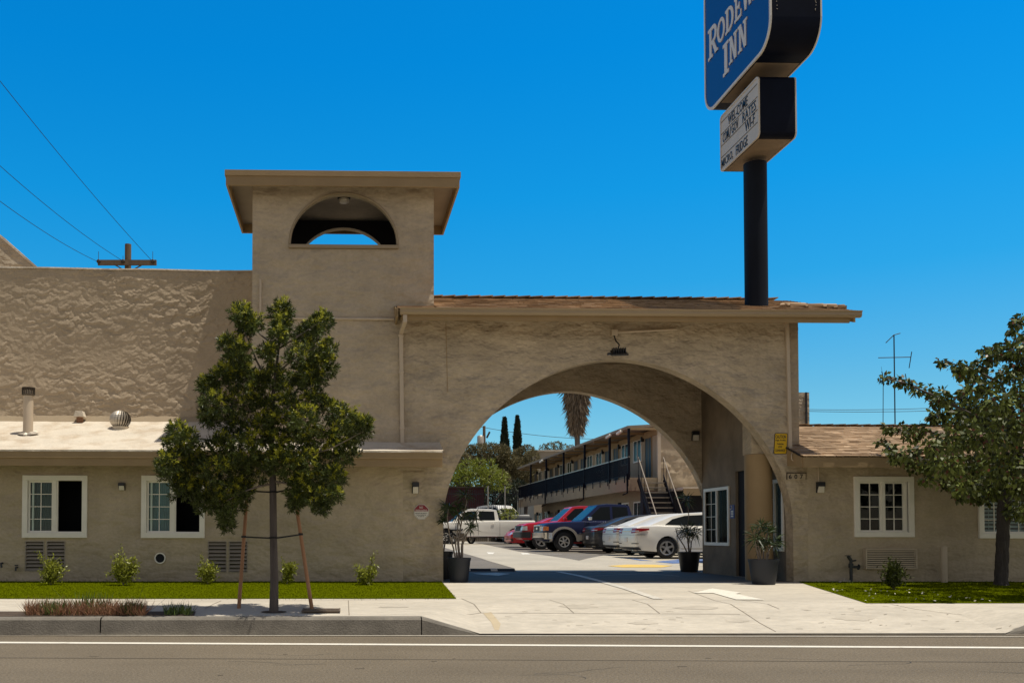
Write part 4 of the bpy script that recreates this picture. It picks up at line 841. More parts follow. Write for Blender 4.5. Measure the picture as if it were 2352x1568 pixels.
t = thing('flood_light', 'black flood light hanging from a bent arm over the crown of the arch', 'flood light', at(1410, 765, 0))
b = MB(); p = at(1410, 765, 0); b.box(p.x-.06, p.x+.06, -.07, 0, p.z-.06, p.z+.06); b.build('junction_box', 'pipe_paint', t, bevel=.005)
b = MB(); q, q2 = at(1416, 764, 0), at(1553, 757, 0); b.tube([(q.x, -.035, q.z), (q2.x, -.035, q2.z)], .022, 8); b.box(q2.x-.05, q2.x+.0, -.05, -.01, q2.z-.018, q2.z+.018); b.build('conduit', 'pipe_paint', t)
b = MB(); a, c_, d_ = at(1409, 772, 0), at(1414, 783, -.1), at(1419, 803, -.28); b.tube([(a.x, -.05, a.z), (c_.x-.015, -.15, c_.z), (c_.x+.03, -.24, lerp(c_.z, d_.z, .5)), (d_.x, -.28, d_.z)], .014, 8); b.build('arm', 'black_metal', t, 60)
b = MB(); l_, r_ = at(1399, 810, -.30), at(1440, 806, -.30); zc = (l_.z+r_.z)/2; b.add([(l_.x+.02, -.42, zc-.07), (r_.x, -.42, zc-.06), (r_.x-.01, -.20, zc+.05), (l_.x+.05, -.20, zc+.05), (l_.x+.02, -.40, zc-.10), (r_.x, -.40, zc-.085), (r_.x-.01, -.18, zc+.01), (l_.x+.05, -.18, zc+.01)], [(0, 1, 2, 3), (7, 6, 5, 4), (0, 4, 5, 1), (1, 5, 6, 2), (2, 6, 7, 3), (3, 7, 4, 0)])
for i in range(6): xx = lerp(l_.x+.08, r_.x-.04, i/5); b.box(xx-.006, xx+.006, -.36, -.20, zc-.03, zc+.075)
b.box(l_.x-.03, l_.x+.04, -.33, -.27, zc-.06, zc-.02); b.build('housing', 'black_metal', t)
def sgn(s, mb, px, py, hpx, wpx, y, dep=.003):
    c_ = at(px, py, y); k = 2200/(y+18.3); text(mb, s, (c_.x, y, c_.z), (1, 0, 0), (0, 0, 1), hpx/k, wpx/k, dep)
t = thing('caution_sign', 'yellow CAUTION low clearance sign fixed beside the right side of the arch', 'sign', at(1792, 1018, 0)); c_ = at(1792.5, 1018.5, 0); k = 120.2
def rr2(cx, cz, w_, h, r, skew=0): return [(cx+(p[0]-cx)+skew*(p[1]-cz), p[1]) for p in rrect(cx-w_/2, cx+w_/2, cz-h/2, cz+h/2, r, 5)]
sk = .065
b = MB(); b.prism(rr2(c_.x, c_.z, 30.5/k, 48.5/k, .025, sk), -.012, -.002); b.build('border', 'letter_black', t); b = MB(); b.prism(rr2(c_.x, c_.z, 28.2/k, 46.2/k, .020, sk), -.016, -.013); b.build('plate', 'sign_yellow', t)
b = MB()
for s, py, hp, wp in [('CAUTION', 1006.5, 8, 24.5), ('High Profile', 1013.5, 5, 24), ('Vehicles', 1021, 4.6, 15.5), ('LOW', 1028, 5, 9.5), ('CLEARANCE', 1036.5, 5.6, 23)]: sgn(s, b, 1792.5+(1018.5-py)*sk*-.0+.065*(1018.5-py), py, hp, wp, -.0165)
b.build('lettering', 'letter_black', t)
t = thing('house_number', 'stucco plaque with black number 607 right of the arch', 'house number', at(1828, 1094, 0)); p, q = at(1806.5, 1087, 0), at(1850, 1101.5, 0); b = MB(); b.box(p.x, q.x, -.022, -.001, q.z, p.z); b.build('plaque', 'stucco', t)
b = MB(); b.box(p.x-.01, q.x+.01, -.03, -.0, p.z, p.z+.014); 
for xx in (p.x, q.x): b.box(xx-.005, xx+.005, -.026, 0, q.z, p.z)
b.build('rim', 'galv_dark', t); b = MB()
for s, px, dx in (('6', 1815, 1), ('0', 1828, 1), ('7', 1841, 1)): sgn(s, b, px, 1099.5, 11, 7, -.023, .006)
b.build('digits', 'letter_black', t)
t = thing('no_trespassing_sign', 'small octagonal red and white NO TRESPASSING sign left of the arch', 'sign', at(967.5, 1175, 0)); c_ = at(967.7, 1175, 0)
octo = lambda r: [(c_.x+r*math.cos(R(22.5+45*i)), c_.z+r*math.sin(R(22.5+45*i))) for i in range(8)]
b = MB(); b.prism(octo(18.6/k), -.010, -.002); b.build('border', 'sign_white', t); b = MB(); b.prism(octo(17.4/k), -.0125, -.0105); b.build('rim', 'letter_black', t)
b = MB(); O = octo(17.0/k); b.prism([(x_, z_) for x_, z_ in O], -.0145, -.013); b.build('plate', 'sign_white', t)
def clip(P, z, top): 
    out = []
    for i in range(len(P)):
        a, c2 = P[i], P[(i+1) % len(P)]; ia, ic = (a[1] >= z) == top, (c2[1] >= z) == top
        if ia: out.append(a)
        if ia != ic: s_ = (z-a[1])/(c2[1]-a[1]); out.append((lerp(a[0], c2[0], s_), z))
    return out
b = MB(); b.prism(clip(O, c_.z+1.5/k, True), -.0165, -.015); b.build('red_panel', 'sign_red', t)
b = MB(); sgn('NO', b, 967.5, 1167.0, 5, 8, -.017); sgn('TRESPASSING', b, 967.5, 1172.6, 3.2, 28, -.017); b.build('white_lettering', 'sign_white', t)
b = MB(); sgn('PRIVATE PROPERTY', b, 967.5, 1179.4, 2.6, 27, -.015); sgn('VIOLATORS MAY BE', b, 967.5, 1183.2, 2.2, 22, -.015); sgn('PROSECUTED', b, 967.5, 1186.4, 2.0, 14, -.015); b.build('black_lettering', 'letter_black', t)
yb, ya = y_on_x(1676.5, 1170, OX-.01), y_on_x(1686.5, 1170, OX-.01); za, zb_ = z_on_x(1681, 1159, OX), z_on_x(1681, 1190, OX)
t = thing('office_sign', 'narrow blue sign with white lettering between the office window and door', 'sign', (OX, (ya+yb)/2, zb_)); b = MB(); b.box(OX-.012, OX-.002, ya, yb, zb_, za); b.build('plate', 'sign_navy', t)
b = MB(); ym = (ya+yb)/2; hh = za-zb_; b.tube([(OX-.014, ym+.03, za-.05*hh), (OX-.014, ym-.01, za-.22*hh), (OX-.014, ym+.06, za-.34*hh), (OX-.014, ym+.10, za-.28*hh)], .012, 5)
for v in (.46, .58, .70, .84): b.box(OX-.014, OX-.0125, ya+.05, yb-.05, zb_+hh*(1-v)-.012, zb_+hh*(1-v)+.012)
b.build('lettering', 'sign_white', t)
# standpipe, bollard, roof vents
t = thing('standpipe', 'dark water valve assembly with wheel standing by the wall left of the air conditioner', 'standpipe', at(1955, 1337, -.15)); p = at(1955, 1334, -.15); x_, y_ = p.x, -.15; b = MB(); g_ = .35
b.tube([(x_, y_, g_-.02), (x_, y_, g_+.42)], .03, 8); b.lathe([(.045, 0), (.045, .08)], (x_, y_, g_+.28), 10); b.tube([(x_, y_, g_+.30), (x_+.13, y_, g_+.29), (x_+.15, y_, g_+.25)], .028, 8); b.tube([(x_, y_, g_+.42), (x_-.04, y_, g_+.48), (x_-.05, y_-.0, g_+.50)], .035, 8); b.tube([(x_-.02, y_, g_+.40), (x_+.10, y_, g_+.42)], .016, 6); b.build('valve_pipe', 'valve_metal', t, 50)
b = MB(); b.lathe([(.06, -.006), (.06, .006)], (x_-.05, y_, g_+.51), 12); b.lathe([(.03, -.01), (.05, .0), (.03, .02)], (x_+.15, y_, g_+.30), 10, 'x'); b.build('hand_wheel', 'valve_metal', t, 50)
b = MB(); b.tube([(x_+.0, y_, g_+.02), (x_-.20, y_-.03, g_+.03), (x_-.27, y_-.05, g_+.0)], .022, 8); b.tube([(x_-.15, y_, g_+.03), (x_-.12, y_, g_+.09)], .012, 6); b.build('ground_pipe', 'galv', t, 50)
t = thing('bollard', 'plain painted stucco-coloured pipe post standing in the lawn by the right wall', 'bollard', at(2169, 1340, -.2)); p = at(2169, 1340, -.25); b = MB(); b.lathe([(.058, .30), (.058, at(2169, 1254, -.25).z-.015), (.05, at(2169, 1254, -.25).z)], (p.x, -.25, 0), 20); b.build('post', 'pipe_paint', t, 50)
yv = .52; p = at(64, 1015, yv); zt = at(64, 890, yv).z
t = thing('flue_pipe', 'tall pale flue pipe with slotted cap on the left roof', 'flue', (p.x, yv, rz(yv))); b = MB(); b.lathe([(.095, rz(yv)-.05), (.095, zt-.06)], (p.x, yv, 0), 24); b.build('pipe', 'pipe_paint', t, 50)
b = MB(); zc = zt
for i in range(16): a = 2*math.pi*i/16; b.bar((p.x+.115*math.cos(a), yv+.115*math.sin(a), zc-.13), (p.x+.115*math.cos(a), yv+.115*math.sin(a), zc-.005), .018, .012, (0, 1, 0))
b.lathe([(.128, -.015), (.128, .0)], (p.x, yv, zc), 24); b.lathe([(.128, -.14), (.10, -.16)], (p.x, yv, zc), 24); b.build('cap', 'galv_dark', t)
b = MB(); rr = random.Random(8); n = 22; k0 = len(b.v); z_ = lambda x, y: rz(y)+.025
b.v += [(p.x, yv, rz(yv)+.09)]+[(p.x+(.17+.09*rr.random())*math.cos(2*math.pi*i/n), yv+(.14+.06*rr.random())*math.sin(2*math.pi*i/n), z_(0, yv+.15*math.sin(2*math.pi*i/n))-.002) for i in range(n)]; b.f += [(0, 1+i, 1+(i+1) % n) for i in range(n)]; b.build('roof_boot', 'galv', t)
yv = 1.05; p = at(276, 997, yv); s_ = 2200/(18.3+yv)
t = thing('turbine_vent', 'weathered ball-shaped turbine vent spinning on the left roof', 'roof vent', (p.x, yv, rz(yv))); zb2 = at(276, 980, yv).z; zc = at(276, 963, yv).z; r0 = 24.3/s_
b = MB(); b.lathe([(.155, rz(yv)-.1), (.155, zb2-.02), (.165, zb2)], (p.x, yv, 0), 24); b.build('neck', 'galv', t, 40)
b = MB(); n = 22; 
for i in range(n):
    a0 = 2*math.pi*i/n; k0 = len(b.v)
    for j in range(11):
        th = -1.10+2.55*j/10; rad = r0*math.cos(th) if th < 1.5 else .01; z2 = zc+r0*.88*math.sin(th); tw = a0+.35*j/10
        for da, dr in ((0, 1.0), (.20, .90)): b.v.append((p.x+rad*dr*math.cos(tw+da), yv+rad*dr*math.sin(tw+da), z2))
    b.f += [(k0+2*j, k0+2*j+1, k0+2*j+3, k0+2*j+2) for j in range(10)]
b.build('vanes', 'galv', t); b = MB(); b.lathe([(r0*math.cos(th)*.80, r0*.8*math.sin(th)) for th in [-1.1+2.6*i/10 for i in range(11)]], (p.x, yv, zc), 20); b.build('core', 'galv_dark', t, 60)
yv = 1.55; p = at(184, 975, yv); t = thing('vent_hood', 'small rusty hooded vent at the foot of the rough hall wall', 'roof vent', (p.x, yv, rz(yv))); z0 = rz(yv)
b = MB(); b.lathe([(.07, -.05), (.07, .12)], (p.x, yv-.02, z0), 12); b.build('pipe', 'rust', t, 40); b = MB(); b.prism([(p.x-.11, z0+.10), (p.x+.11, z0+.10), (p.x+.07, z0+.22), (p.x-.07, z0+.22)], yv-.12, yv+.08); b.build('hood', 'roof_coating', t, bevel=.006)
# aerials on the right roof
def rod(mb, a, c, r=.008): mb.tube([a, c], r, 5)
ya = 3.2; k2 = 1/2.8516; AP = lambda zx, zy, y=ya: at((3200+zx*k2)/1.6327, (1150+zy*k2)/1.6327, y)
t = thing('television_aerial', 'tall television aerial mast with crossed rods above the right roof', 'aerial', AP(448, 1300)); b = MB()
for a, c in [((435, 300), (448, 1330))]: rod(b, AP(*a), AP(*c), .014)
b.build('mast', 'wire', t); b = MB()
for a, c, dy in [((348, 385), (430, 305), 0), ((430, 303), (503, 283), 0), ((268, 545), (618, 538), 0), ((625, 480), (597, 655), 0), ((330, 772), (566, 778), 0), ((556, 715), (570, 795), 0), ((305, 690), (325, 775), 0)]: rod(b, AP(*a), AP(*c), .010)
b.build('rods', 'wire', t)
t = thing('thin_aerial', 'slim whip aerial left of the television mast on the right roof', 'aerial', AP(318, 1300)); b = MB(); rod(b, AP(320, 820), AP(318, 1330), .008); rod(b, AP(300, 640), AP(320, 820), .003); b.build('whip', 'wire', t)

# ================================================================== UTILITY POLES, WIRES
def wire(name, label, pts, r=.012, grp='overhead wires'):
    b = MB(); b.tube(pts, r, 5); o = b.build(name, 'wire'); tag(o, label, 'wire', grp)
UY = 26; k3 = 1/2.45; UP = lambda zx, zy, y=UY: at(zx*k3/1.6327, (900+zy*k3)/1.6327, y)
t = thing('utility_pole', 'wooden utility pole with one crossarm behind the hall at left', 'utility pole', (UP(1175, 260).x, UY, .6)); b = MB(); tp = UP(1177, 40); b.tube([(tp.x, UY, .5), tp], [.19, .15], 10); b.build('pole', 'old_wood', t, 50)
b = MB(); a, c = UP(900, 208, UY-.22), UP(1438, 208, UY-.22); b.bar(a, c, .12, .24); b.build('crossarm', 'old_wood', t)
for q_ in ((1050, 1165), (1310, 1195)): MB().bar(UP(q_[0], 225, UY-.2), UP(q_[1], 290, UY-.2), .05, .05).build('brace', 'old_wood', t)
for zx in (905, 1130, 1403): p = UP(zx, 195, UY-.3); b = MB(); b.lathe([(.06, -.08), (.10, 0), (.06, .08)], p, 10, 'y'); b.tube([p, p+Vector((0, 0, .45 if zx != 1130 else .25))], .012, 5); b.build('insulator', 'galv_dark', t)
def sagw(a, c, s, n=14): return [a.lerp(c, i/n)+Vector((0, 0, -s*4*(i/n)*(1-i/n))) for i in range(n+1)]
wire('overhead_wire', 'lowest of the three wires running left from the crossarm', sagw(UP(890, 195, UY-.3), at(-30, 440, 12), .15), .011)
wire('overhead_wire', 'middle wire of three running left from the crossarm', sagw(UP(1130, 193, UY-.3), at(-40, 345, 12), .2), .011)
wire('overhead_wire', 'steepest wire of three running up left from the pole top', sagw(UP(1395, 190, UY-.3), at(-25, 155, 12), .15), .011)
FYP = 95; t = thing('utility_pole', 'distant utility pole with grey transformer seen through the arch', 'utility pole', at(1111, 1100, FYP)); p = at(1112, 978, FYP); b = MB(); b.tube([(p.x, FYP, 1), p], [.22, .17], 8); b.build('pole', 'old_wood', t, 50); q = at(1103.5, 1012, FYP-.5); b = MB(); b.lathe([(.38, -.6), (.40, -.5), (.40, .5), (.3, .62)], q, 14); b.build('transformer', 'galv', t, 50); b = MB(); q = at(1118, 1005, FYP-.3); b.bar(q, q+Vector((.35, 0, .7)), .25, .2); b.build('fuse_box', 'galv_dark', t)
wire('overhead_wire', 'thin wire crossing the sky behind the cypresses and palm', sagw(at(1080, 975, 96), at(1420, 1008, 96), .5), .03)
wire('overhead_wire', 'upper of two faint wires right of the arch', sagw(at(1850, 940, 60), at(2420, 918, 60), .3), .022)
wire('overhead_wire', 'lower of two faint wires right of the arch', sagw(at(1850, 944, 60), at(2420, 926, 60), .3), .022)

# ================================================================== TWO-STOREY BLOCK
t = thing('motel_block', 'two-storey stucco motel block with dark railed balcony beyond the parked cars', 'building', (18, 40, .8))
BYn, BYf = 26.6, 55.0; BXE, BXW = ax(1446, BYn, 1000), ax(1511, BYn, 1000); FZ = 3.97; EVZ = 6.28
b = MB(); b.box(BXW, 20.4, BYn+.1, BYf-2.0, .3, EVZ); b.build('wall', 'beige_wall', t)
lumpy('end_wall', 'stucco_rough', t, BXW, 20.4, .5, EVZ, BYn+.05, .07, .11, 1.5, 11)
b = MB(); b.box(BXW-.02, BXW+.14, BYn-.02, BYn+.12, .5, EVZ); b.build('corner_board', 'pipe_paint', t)
b = MB(); zE = 6.30; b.add([(BXE-.1, BYn-.06, zE), (20.5, BYn-.06, zE+.4), (20.5, BYf, zE+.4), (BXE-.1, BYf, zE), (BXE-.1, BYn-.06, zE+.12), (20.5, BYn-.06, zE+.52), (20.5, BYf, zE+.52), (BXE-.1, BYf, zE+.12)], [(3,2,1,0),(4,5,6,7),(0,1,5,4),(1,2,6,5),(2,3,7,6),(3,0,4,7)]); b.build('roof', 'soffit', t)
b = MB(); n = 14
for i in range(n): yy = lerp(BYn-.3, BYf-.3, i/(n-1)); b.box(BXE-.05, BXW, yy-.05, yy+.05, zE-.11, zE-.003)
b.box(BXW-.08, BXW-.0, BYn, BYf-2, zE-.28, zE-.004); b.build('rafter', 'trim', t)
b = MB(); b.box(BXE, BXW-.01, BYn, BYf, FZ-.12, FZ); b.box(BXE-.06, BXE, BYn, BYf, FZ-.62, FZ-.10); b.box(BXE, BXW-.01, BYn, BYn+.06, FZ-.62, FZ-.125); b.build('balcony', 'stucco_smooth', t)
for D_ in (1220, 1255.6, 1295.6, 1344, 1401.6, 1446): yy = y_on_x(D_, 1080, BXE); yy = max(yy, BYn+.06); b = MB(); b.box(BXE-.07, BXE+.03, yy-.05, yy+.05, FZ-.4, zE); b.build('post', 'rail_paint', t)
b = MB(); b.box(BXE-.05, BXE-.0, BYn, BYf, FZ+.96, FZ+1.01); b.build('top_rail', 'galv', t); b = MB(); b.box(BXE-.045, BXE-.005, BYn, BYf, FZ+.10, FZ+.14)
y = BYn
while y < BYf: b.box(BXE-.035, BXE-.015, y, y+.045, FZ+.1, FZ+.96); y += .12
y = BYn+.6
while y < BYf: b.box(BXE-.09, BXE-.06, y-.04, y+.04, FZ-.22, FZ+.10); y += 1.45
b.build('railing', 'rail_paint', t)
def xwin(y0, y1, z0, z1, X, m='car_glass'):
    f = MB()
    for q in ((y0, y1, z0, z0+.07), (y0, y1, z1-.07, z1), (y0, y0+.07, z0+.07, z1-.07), (y1-.07, y1, z0+.07, z1-.07), ((y0+y1)/2-.03, (y0+y1)/2+.03, z0+.07, z1-.07)): f.box(X-.05, X-.002, *q)
    wn = f.build('window', 'white_frame', t); g = MB(); g.box(X-.03, X-.004, y0+.07, y1-.07, z0+.07, z1-.07); g.build('pane', m, wn); return wn
def xdoor(y0, y1, z0, z1, X):
    f = MB(); f.box(X-.04, X-.002, y0-.06, y0, z0, z1); f.box(X-.04, X-.002, y1, y1+.06, z0, z1); f.box(X-.04, X-.002, y0-.06, y1+.06, z1, z1+.06); f.box(X-.03, X-.004, (y0+y1)/2-.02, (y0+y1)/2+.04, z0, z1); fr = f.build('door', 'trim', t); g = MB(); g.box(X-.028, X-.006, y0, y1, z0, z1); g.build('panel', 'door_dark', fr)
yy = BYn+.9; k = 0
while yy < BYf-5:
    for z0 in (FZ, .85):
        zw = z0+.95; zd = z0+2.0
        xdoor(yy, yy+.9, z0+.02, zd, BXW); xwin(yy+1.5, yy+2.8, zw, z0+2.1, BXW); xwin(yy+3.6, yy+4.9, zw, z0+2.1, BXW); xdoor(yy+5.5, yy+6.4, z0+.02, zd, BXW)
        [MB().box(BXW-.16, BXW, yy+q_, yy+q_+.12, z0+1.9, z0+2.14).build('porch_light', 'black_metal', t) for q_ in (1.15, 5.1)]
    yy += 7.2
for D_ in (1255, 1344, 1446): y_ = y_on_x(D_, 1100, BXE); y_ = max(y_, BYn+.1); b = MB(); b.tube([(BXE-.10, y_, FZ+.2), (BXE-.10, y_, FZ-.55), (BXE-.10, y_+.0, FZ-.72), (BXE-.35, y_-.15, FZ-.82)], .035, 6); b.build('drain_spout', 'rail_paint', t)
for D_, py in ((1252, 1036), (1410, 985), (1435, 970)): y_ = y_on_x(D_, py, BXE+.05); b = MB(); b.bar((BXE-.12, y_, zE-.02), (BXE-.22, y_+.35, zE-.14), .13, .10); b.build('flood_lamp', 'white_frame', t)
# outside stair
st = thing('outside_stair', 'open steel stair with pale treads and barley-twist rails climbing to the balcony', 'staircase', (14.3, 25, .6)); SX0, SX1 = 14.0, 15.15; y0, z0, y1, z1 = BYn-.1, FZ, BYn-3.2, .6; n = 14
b = MB()
for i in range(1, n+1): s_ = i/n; yy, zz = lerp(y0, y1, s_), lerp(z0, z1, s_); b.box(SX0, SX1, yy-.02, yy+.22, zz-.035, zz)
b.build('tread', 'tread', st); b = MB()
for X in (SX0-.04, SX1+.04): b.bar((X, y0, z0-.1), (X, y1, z1-.1), .05, .22)
b.build('stringer', 'rail_paint', st); b = MB()
for X in (SX0-.02, SX1+.02): b.tube([(X, y0, z0+.95), (X, y1, z1+.95)], .024, 6)
b.build('handrail', 'louver_metal', st); b = MB()
for X in (SX0-.02, SX1+.02):
    for i in range(0, n+1, 2): s_ = i/n; b.tube([(X, lerp(y0, y1, s_), lerp(z0, z1, s_)-.05), (X, lerp(y0, y1, s_), lerp(z0, z1, s_)+.95)], .012, 5)
    b.tube([(X, y0, z0+.12), (X, y1, z1+.12)], .022, 6)
b.build('baluster', 'rail_paint', st)
t = thing('rear_wing', 'low rear wing with brown eave and dark porch right of the outside stair', 'building', (17, 25, .5)); ez = at(1570, 1123, 24.4).z; exl = 15.35
b = MB(); b.box(exl, 20.4, 24.42, 26.4, ez-.02, ez+.10); b.build('roof', 'roof_coating', t); b = MB(); b.box(exl, 20.4, 24.37, 24.42, ez-.28, ez+.04); b.build('fascia', 'trim', t); b = MB(); b.box(14.0, 20.4, 25.9, 26.3, .3, ez-.03); b.build('wall', 'lining_and_porch_shade', t); b = MB(); b.box(exl+.02, exl+.14, 24.44, 24.56, .4, ez-.05); b.build('post', 'rail_paint', t)  # near-black wall colour paints in the shade of porch and stair
t = thing('far_house', 'plain beige building end rising over the balcony roof', 'building', (19, 66, 1)); p, q = at(1226, 1036, 66), at(1290, 1037, 66); b = MB(); b.box(p.x, p.x+5.5, 66, 74, 1, p.z); b.build('wall', 'beige_wall', t); b = MB(); b.box(p.x-.1, p.x+5.6, 65.9, 74.1, p.z, p.z+.12); b.build('roof', 'roof_coating', t)
t = thing('red_shed', 'dark red shed wall behind the iron fence under the trees', 'shed', (9.5, 56, .9)); p, q = at(1020, 1120, 56), at(1112, 1170, 56); b = MB(); b.box(p.x-3, q.x, 56, 59, .8, p.z); b.build('wall', 'shed_red', t); b = MB(); b.box(p.x-3.1, q.x+.1, 55.9, 59.1, p.z, p.z+.12); b.build('roof', 'galv_dark', t)
t = thing('iron_fence', 'tall black picket fence behind the white pickup', 'fence', (12, 46, .9)); x0, x1 = at(1010, 1150, 46).x, at(1196, 1150, 46).x; zt = at(1150, 1126, 46).z; b = MB(); x = x0
while x < x1: b.box(x-.012, x+.012, 45.99, 46.01, .8, zt+.06); x += .13
b.build('pickets', 'wire', t)
for zz in (1.05, zt-.25): MB().box(x0, x1, 45.98, 46.02, zz, zz+.05).build('rail', 'wire', t)
for px in (1121, 1160): MB().box(at(px, 1150, 46).x-.04, at(px, 1150, 46).x+.04, 45.96, 46.04, .8, zt+.3).build('post', 'galv', t)

# ================================================================== VEHICLES
def arc(cx, r, zc, a0, a1, n=10): return [(cx+r*math.cos(R(lerp(a0, a1, i/n))), zc+r*math.sin(R(lerp(a0, a1, i/n)))) for i in range(n+1)]
def make_wheel(car, x, y, r, w_, side, rimr, spokes=5, blank='alloy'):
    c_ = (x, y, r); b = MB(); h = w_/2
    b.lathe([(rimr, -h), (r-.04, -h), (r-.01, -h+.03), (r, -h+.07), (r, h-.07), (r-.01, h-.03), (r-.04, h), (rimr, h)], c_, 28, 'y', False); b.lathe([(rimr, -.02), (.01, -.02)], c_, 28, 'y', False)
    wh = b.build('wheel', 'rubber', car, 40, local=True); f = MB(); yy = y+side*(h-.015)
    f.lathe([(rimr+.005, -.02), (rimr+.005, .012), (rimr-.035, .008), (rimr-.045, -.04)], (x, yy, r), 28, 'y', False)
    f.lathe([(rimr*.24, -.03), (rimr*.24, .004), (.02, .012)], (x, yy-.0, r), 16, 'y')
    for i in range(spokes):
        a = 2*math.pi*(i+.25)/spokes; f.bar((x+rimr*.15*math.cos(a), yy-.01*side, r+rimr*.15*math.sin(a)), (x+(rimr-.03)*math.cos(a), yy-.012*side, r+(rimr-.03)*math.sin(a)), rimr*(.30 if spokes == 5 else .26), .02, (0, 1, 0))
    f.build('rim', blank, wh, 40, local=True); return wh
def side_panel(poly, y, th): b = MB(); b.prism(poly, y, y+th); return b
def vehicle(name, label, cat, loc, rz_, sp, group='vehicles parked in the lot behind the arch'):
    car = thing(name, label, cat, (0, 0, 0), 0, group); W = sp['W']; top = sp['top']; gz_ = sp.get('sill', .24); wr = sp['wr']; ar = sp.get('ar', wr*1.17)
    poly = list(top)                                          # rear bottom -> over the top -> front bottom
    for cx in (sp['xf'], sp['xr']):
        a0 = math.degrees(math.asin(max(-1, min(1, (gz_-wr)/ar)))); poly += arc(cx, ar, wr, a0, 180-a0, 12)
    h = W/2; sl = [(-h, .07, .975), (-h+.02, .025, .988), (-h+.07, .0, .996), (-h*.5, -.0, 1.0), (h*.5, -.0, 1.0), (h-.07, .0, .996), (h-.02, .025, .988), (h, .07, .975)]
    zmid = sp.get('zmid', .7); b = MB(); n = len(poly)
    for y, inz, sx in sl:
        for x, z in poly: b.v.append((x*sx, y if z > .45 else y*.985, z-inz*max(0, min(1, (z-zmid)/.25))))
    for i in range(len(sl)-1):
        for j in range(n): b.f.append((i*n+j, i*n+(j+1) % n, (i+1)*n+(j+1) % n, (i+1)*n+j))
    b.f.append(tuple(range(n))); b.f.append(tuple(range(len(b.v)-1, len(b.v)-1-n, -1)))
    body = b.build('body', sp['paint'], car, 38, local=True)
    u = MB(); u.box(sp['top'][0][0]+.25, sp['top'][-1][0]-.25, -h+.22, h-.22, gz_-.06, zmid); u.build('underbody', 'plastic_dark', car, local=True)
    # cabin
    cp = sp['cabin']; zb = min(p[1] for p in cp); tl = sp.get('tumble', .32); wb = h-sp.get('shoulder', .07)
    wy = lambda z: wb-tl*(z-zb)
    b = MB(); n = len(cp); b.v = [(x, -wy(z), z) for x, z in cp]+[(x, -wy(z)+.05, z+.012) for x, z in cp]+[(x, wy(z)-.05, z+.012) for x, z in cp]+[(x, wy(z), z) for x, z in cp]
    for k in range(3): b.f += [(k*n+i, k*n+i+1, (k+1)*n+i+1, (k+1)*n+i) for i in range(n-1)]
    b.f += [tuple(range(n)), tuple(range(4*n-1, 3*n-1, -1))]; cb = b.build('cabin', sp.get('roof', sp['paint']), car, 40, local=True)
    for s in (-1, 1):
        b = MB()
        for P in sp['side_glass']: m_ = len(P); b.add([(x, s*(wy(z)+.006), z) for x, z in P]+[(x, s*(wy(z)-.02), z) for x, z in P], [tuple(range(m_)), tuple(range(2*m_-1, m_-1, -1))]+[(i, i+m_, (i+1) % m_+m_, (i+1) % m_) for i in range(m_)])
        b.build('side_window', 'car_glass', cb, local=True)
    def screen(a, c, nm):                                      # glass on the slope a -> c
        (xa, za), (xc, zc) = a, c; d = Vector((xc-xa, 0, zc-za)); nn = Vector((-d.z, 0, d.x)).normalized()*.012*(1 if nm == 'windscreen' and xc < xa else 1)
        if nn.z < 0: nn = -nn
        p, q = Vector((xa, 0, za))+d*.08+nn, Vector((xa, 0, za))+d*.93+nn; ya, yb = wy(p.z)-.09, wy(q.z)-.09; b = MB()
        b.add([(p.x, -ya, p.z), (p.x, ya, p.z), (q.x, yb, q.z), (q.x, -yb, q.z)]+[(p.x-nn.x*2, -ya, p.z-nn.z*2), (p.x-nn.x*2, ya, p.z-nn.z*2), (q.x-nn.x*2, yb, q.z-nn.z*2), (q.x-nn.x*2, -yb, q.z-nn.z*2)], [(0,1,2,3),(7,6,5,4),(0,4,5,1),(1,5,6,2),(2,6,7,3),(3,7,4,0)]); b.build(nm, 'car_glass', cb, local=True)
    screen(*sp['screen'], 'windscreen'); screen(*sp['backlight'], 'rear_window')
    for x in (sp['xf'], sp['xr']):
        for s in (-1, 1): make_wheel(car, x, s*(h-.125), wr, .21, s, wr*sp.get('rimk', .68), sp.get('spokes', 5))
    for nm, m_, boxes in sp.get('bits', []):                   # (name, material, list of boxes or prisms)
        for q in boxes:
            b = MB()
            if q[0] == 'P': b.prism(q[1], q[2], q[3])
            elif q[0] == 'V': b.add(q[1], q[2])
            else: b.box(*q)
            b.build(nm, m_, car, local=True, bevel=sp.get('bev', .008) if q[0] not in ('P', 'V') else 0)
    for s in (-1, 1):                                          # door seams, handles, mirrors
        for x in sp.get('seams', []): b = MB(); z0, z1 = sp.get('seamz', (.32, .95)); b.box(x-.006, x+.006, s*(h+.001)-.004, s*(h+.001)+.004, z0, z1); b.build('door_seam', 'plastic_dark', body, local=True)
        for x, z in sp.get('handles', []): b = MB(); b.box(x-.09, x+.09, s*(h+.012)-.014, s*(h+.012)+.014, z-.018, z+.018); b.build('door_handle', sp.get('hm', sp['paint']), car, local=True, bevel=.008)
        x, z = sp['mirror']; b = MB(); b.box(x-.07, x+.07, s*(h+.11)-.11, s*(h+.11)+.10, z-.07, z+.09); b.build('mirror', sp.get('mm', sp['paint']), car, local=True, bevel=.03)
    def end_x(z, front):
        xs = [lerp(a[0], c2[0], (z-a[1])/(c2[1]-a[1])) for a, c2 in zip(top, top[1:]) if min(a[1], c2[1]) <= z <= max(a[1], c2[1]) and abs(c2[1]-a[1]) > 1e-6]
        return (max(xs) if front else min(xs)) if xs else top[-1 if front else 0][0]
    sxf = lambda y: pw(abs(y), [(0, 1), (h*.5, 1), (h-.07, .996), (h-.02, .988), (h, .975)])
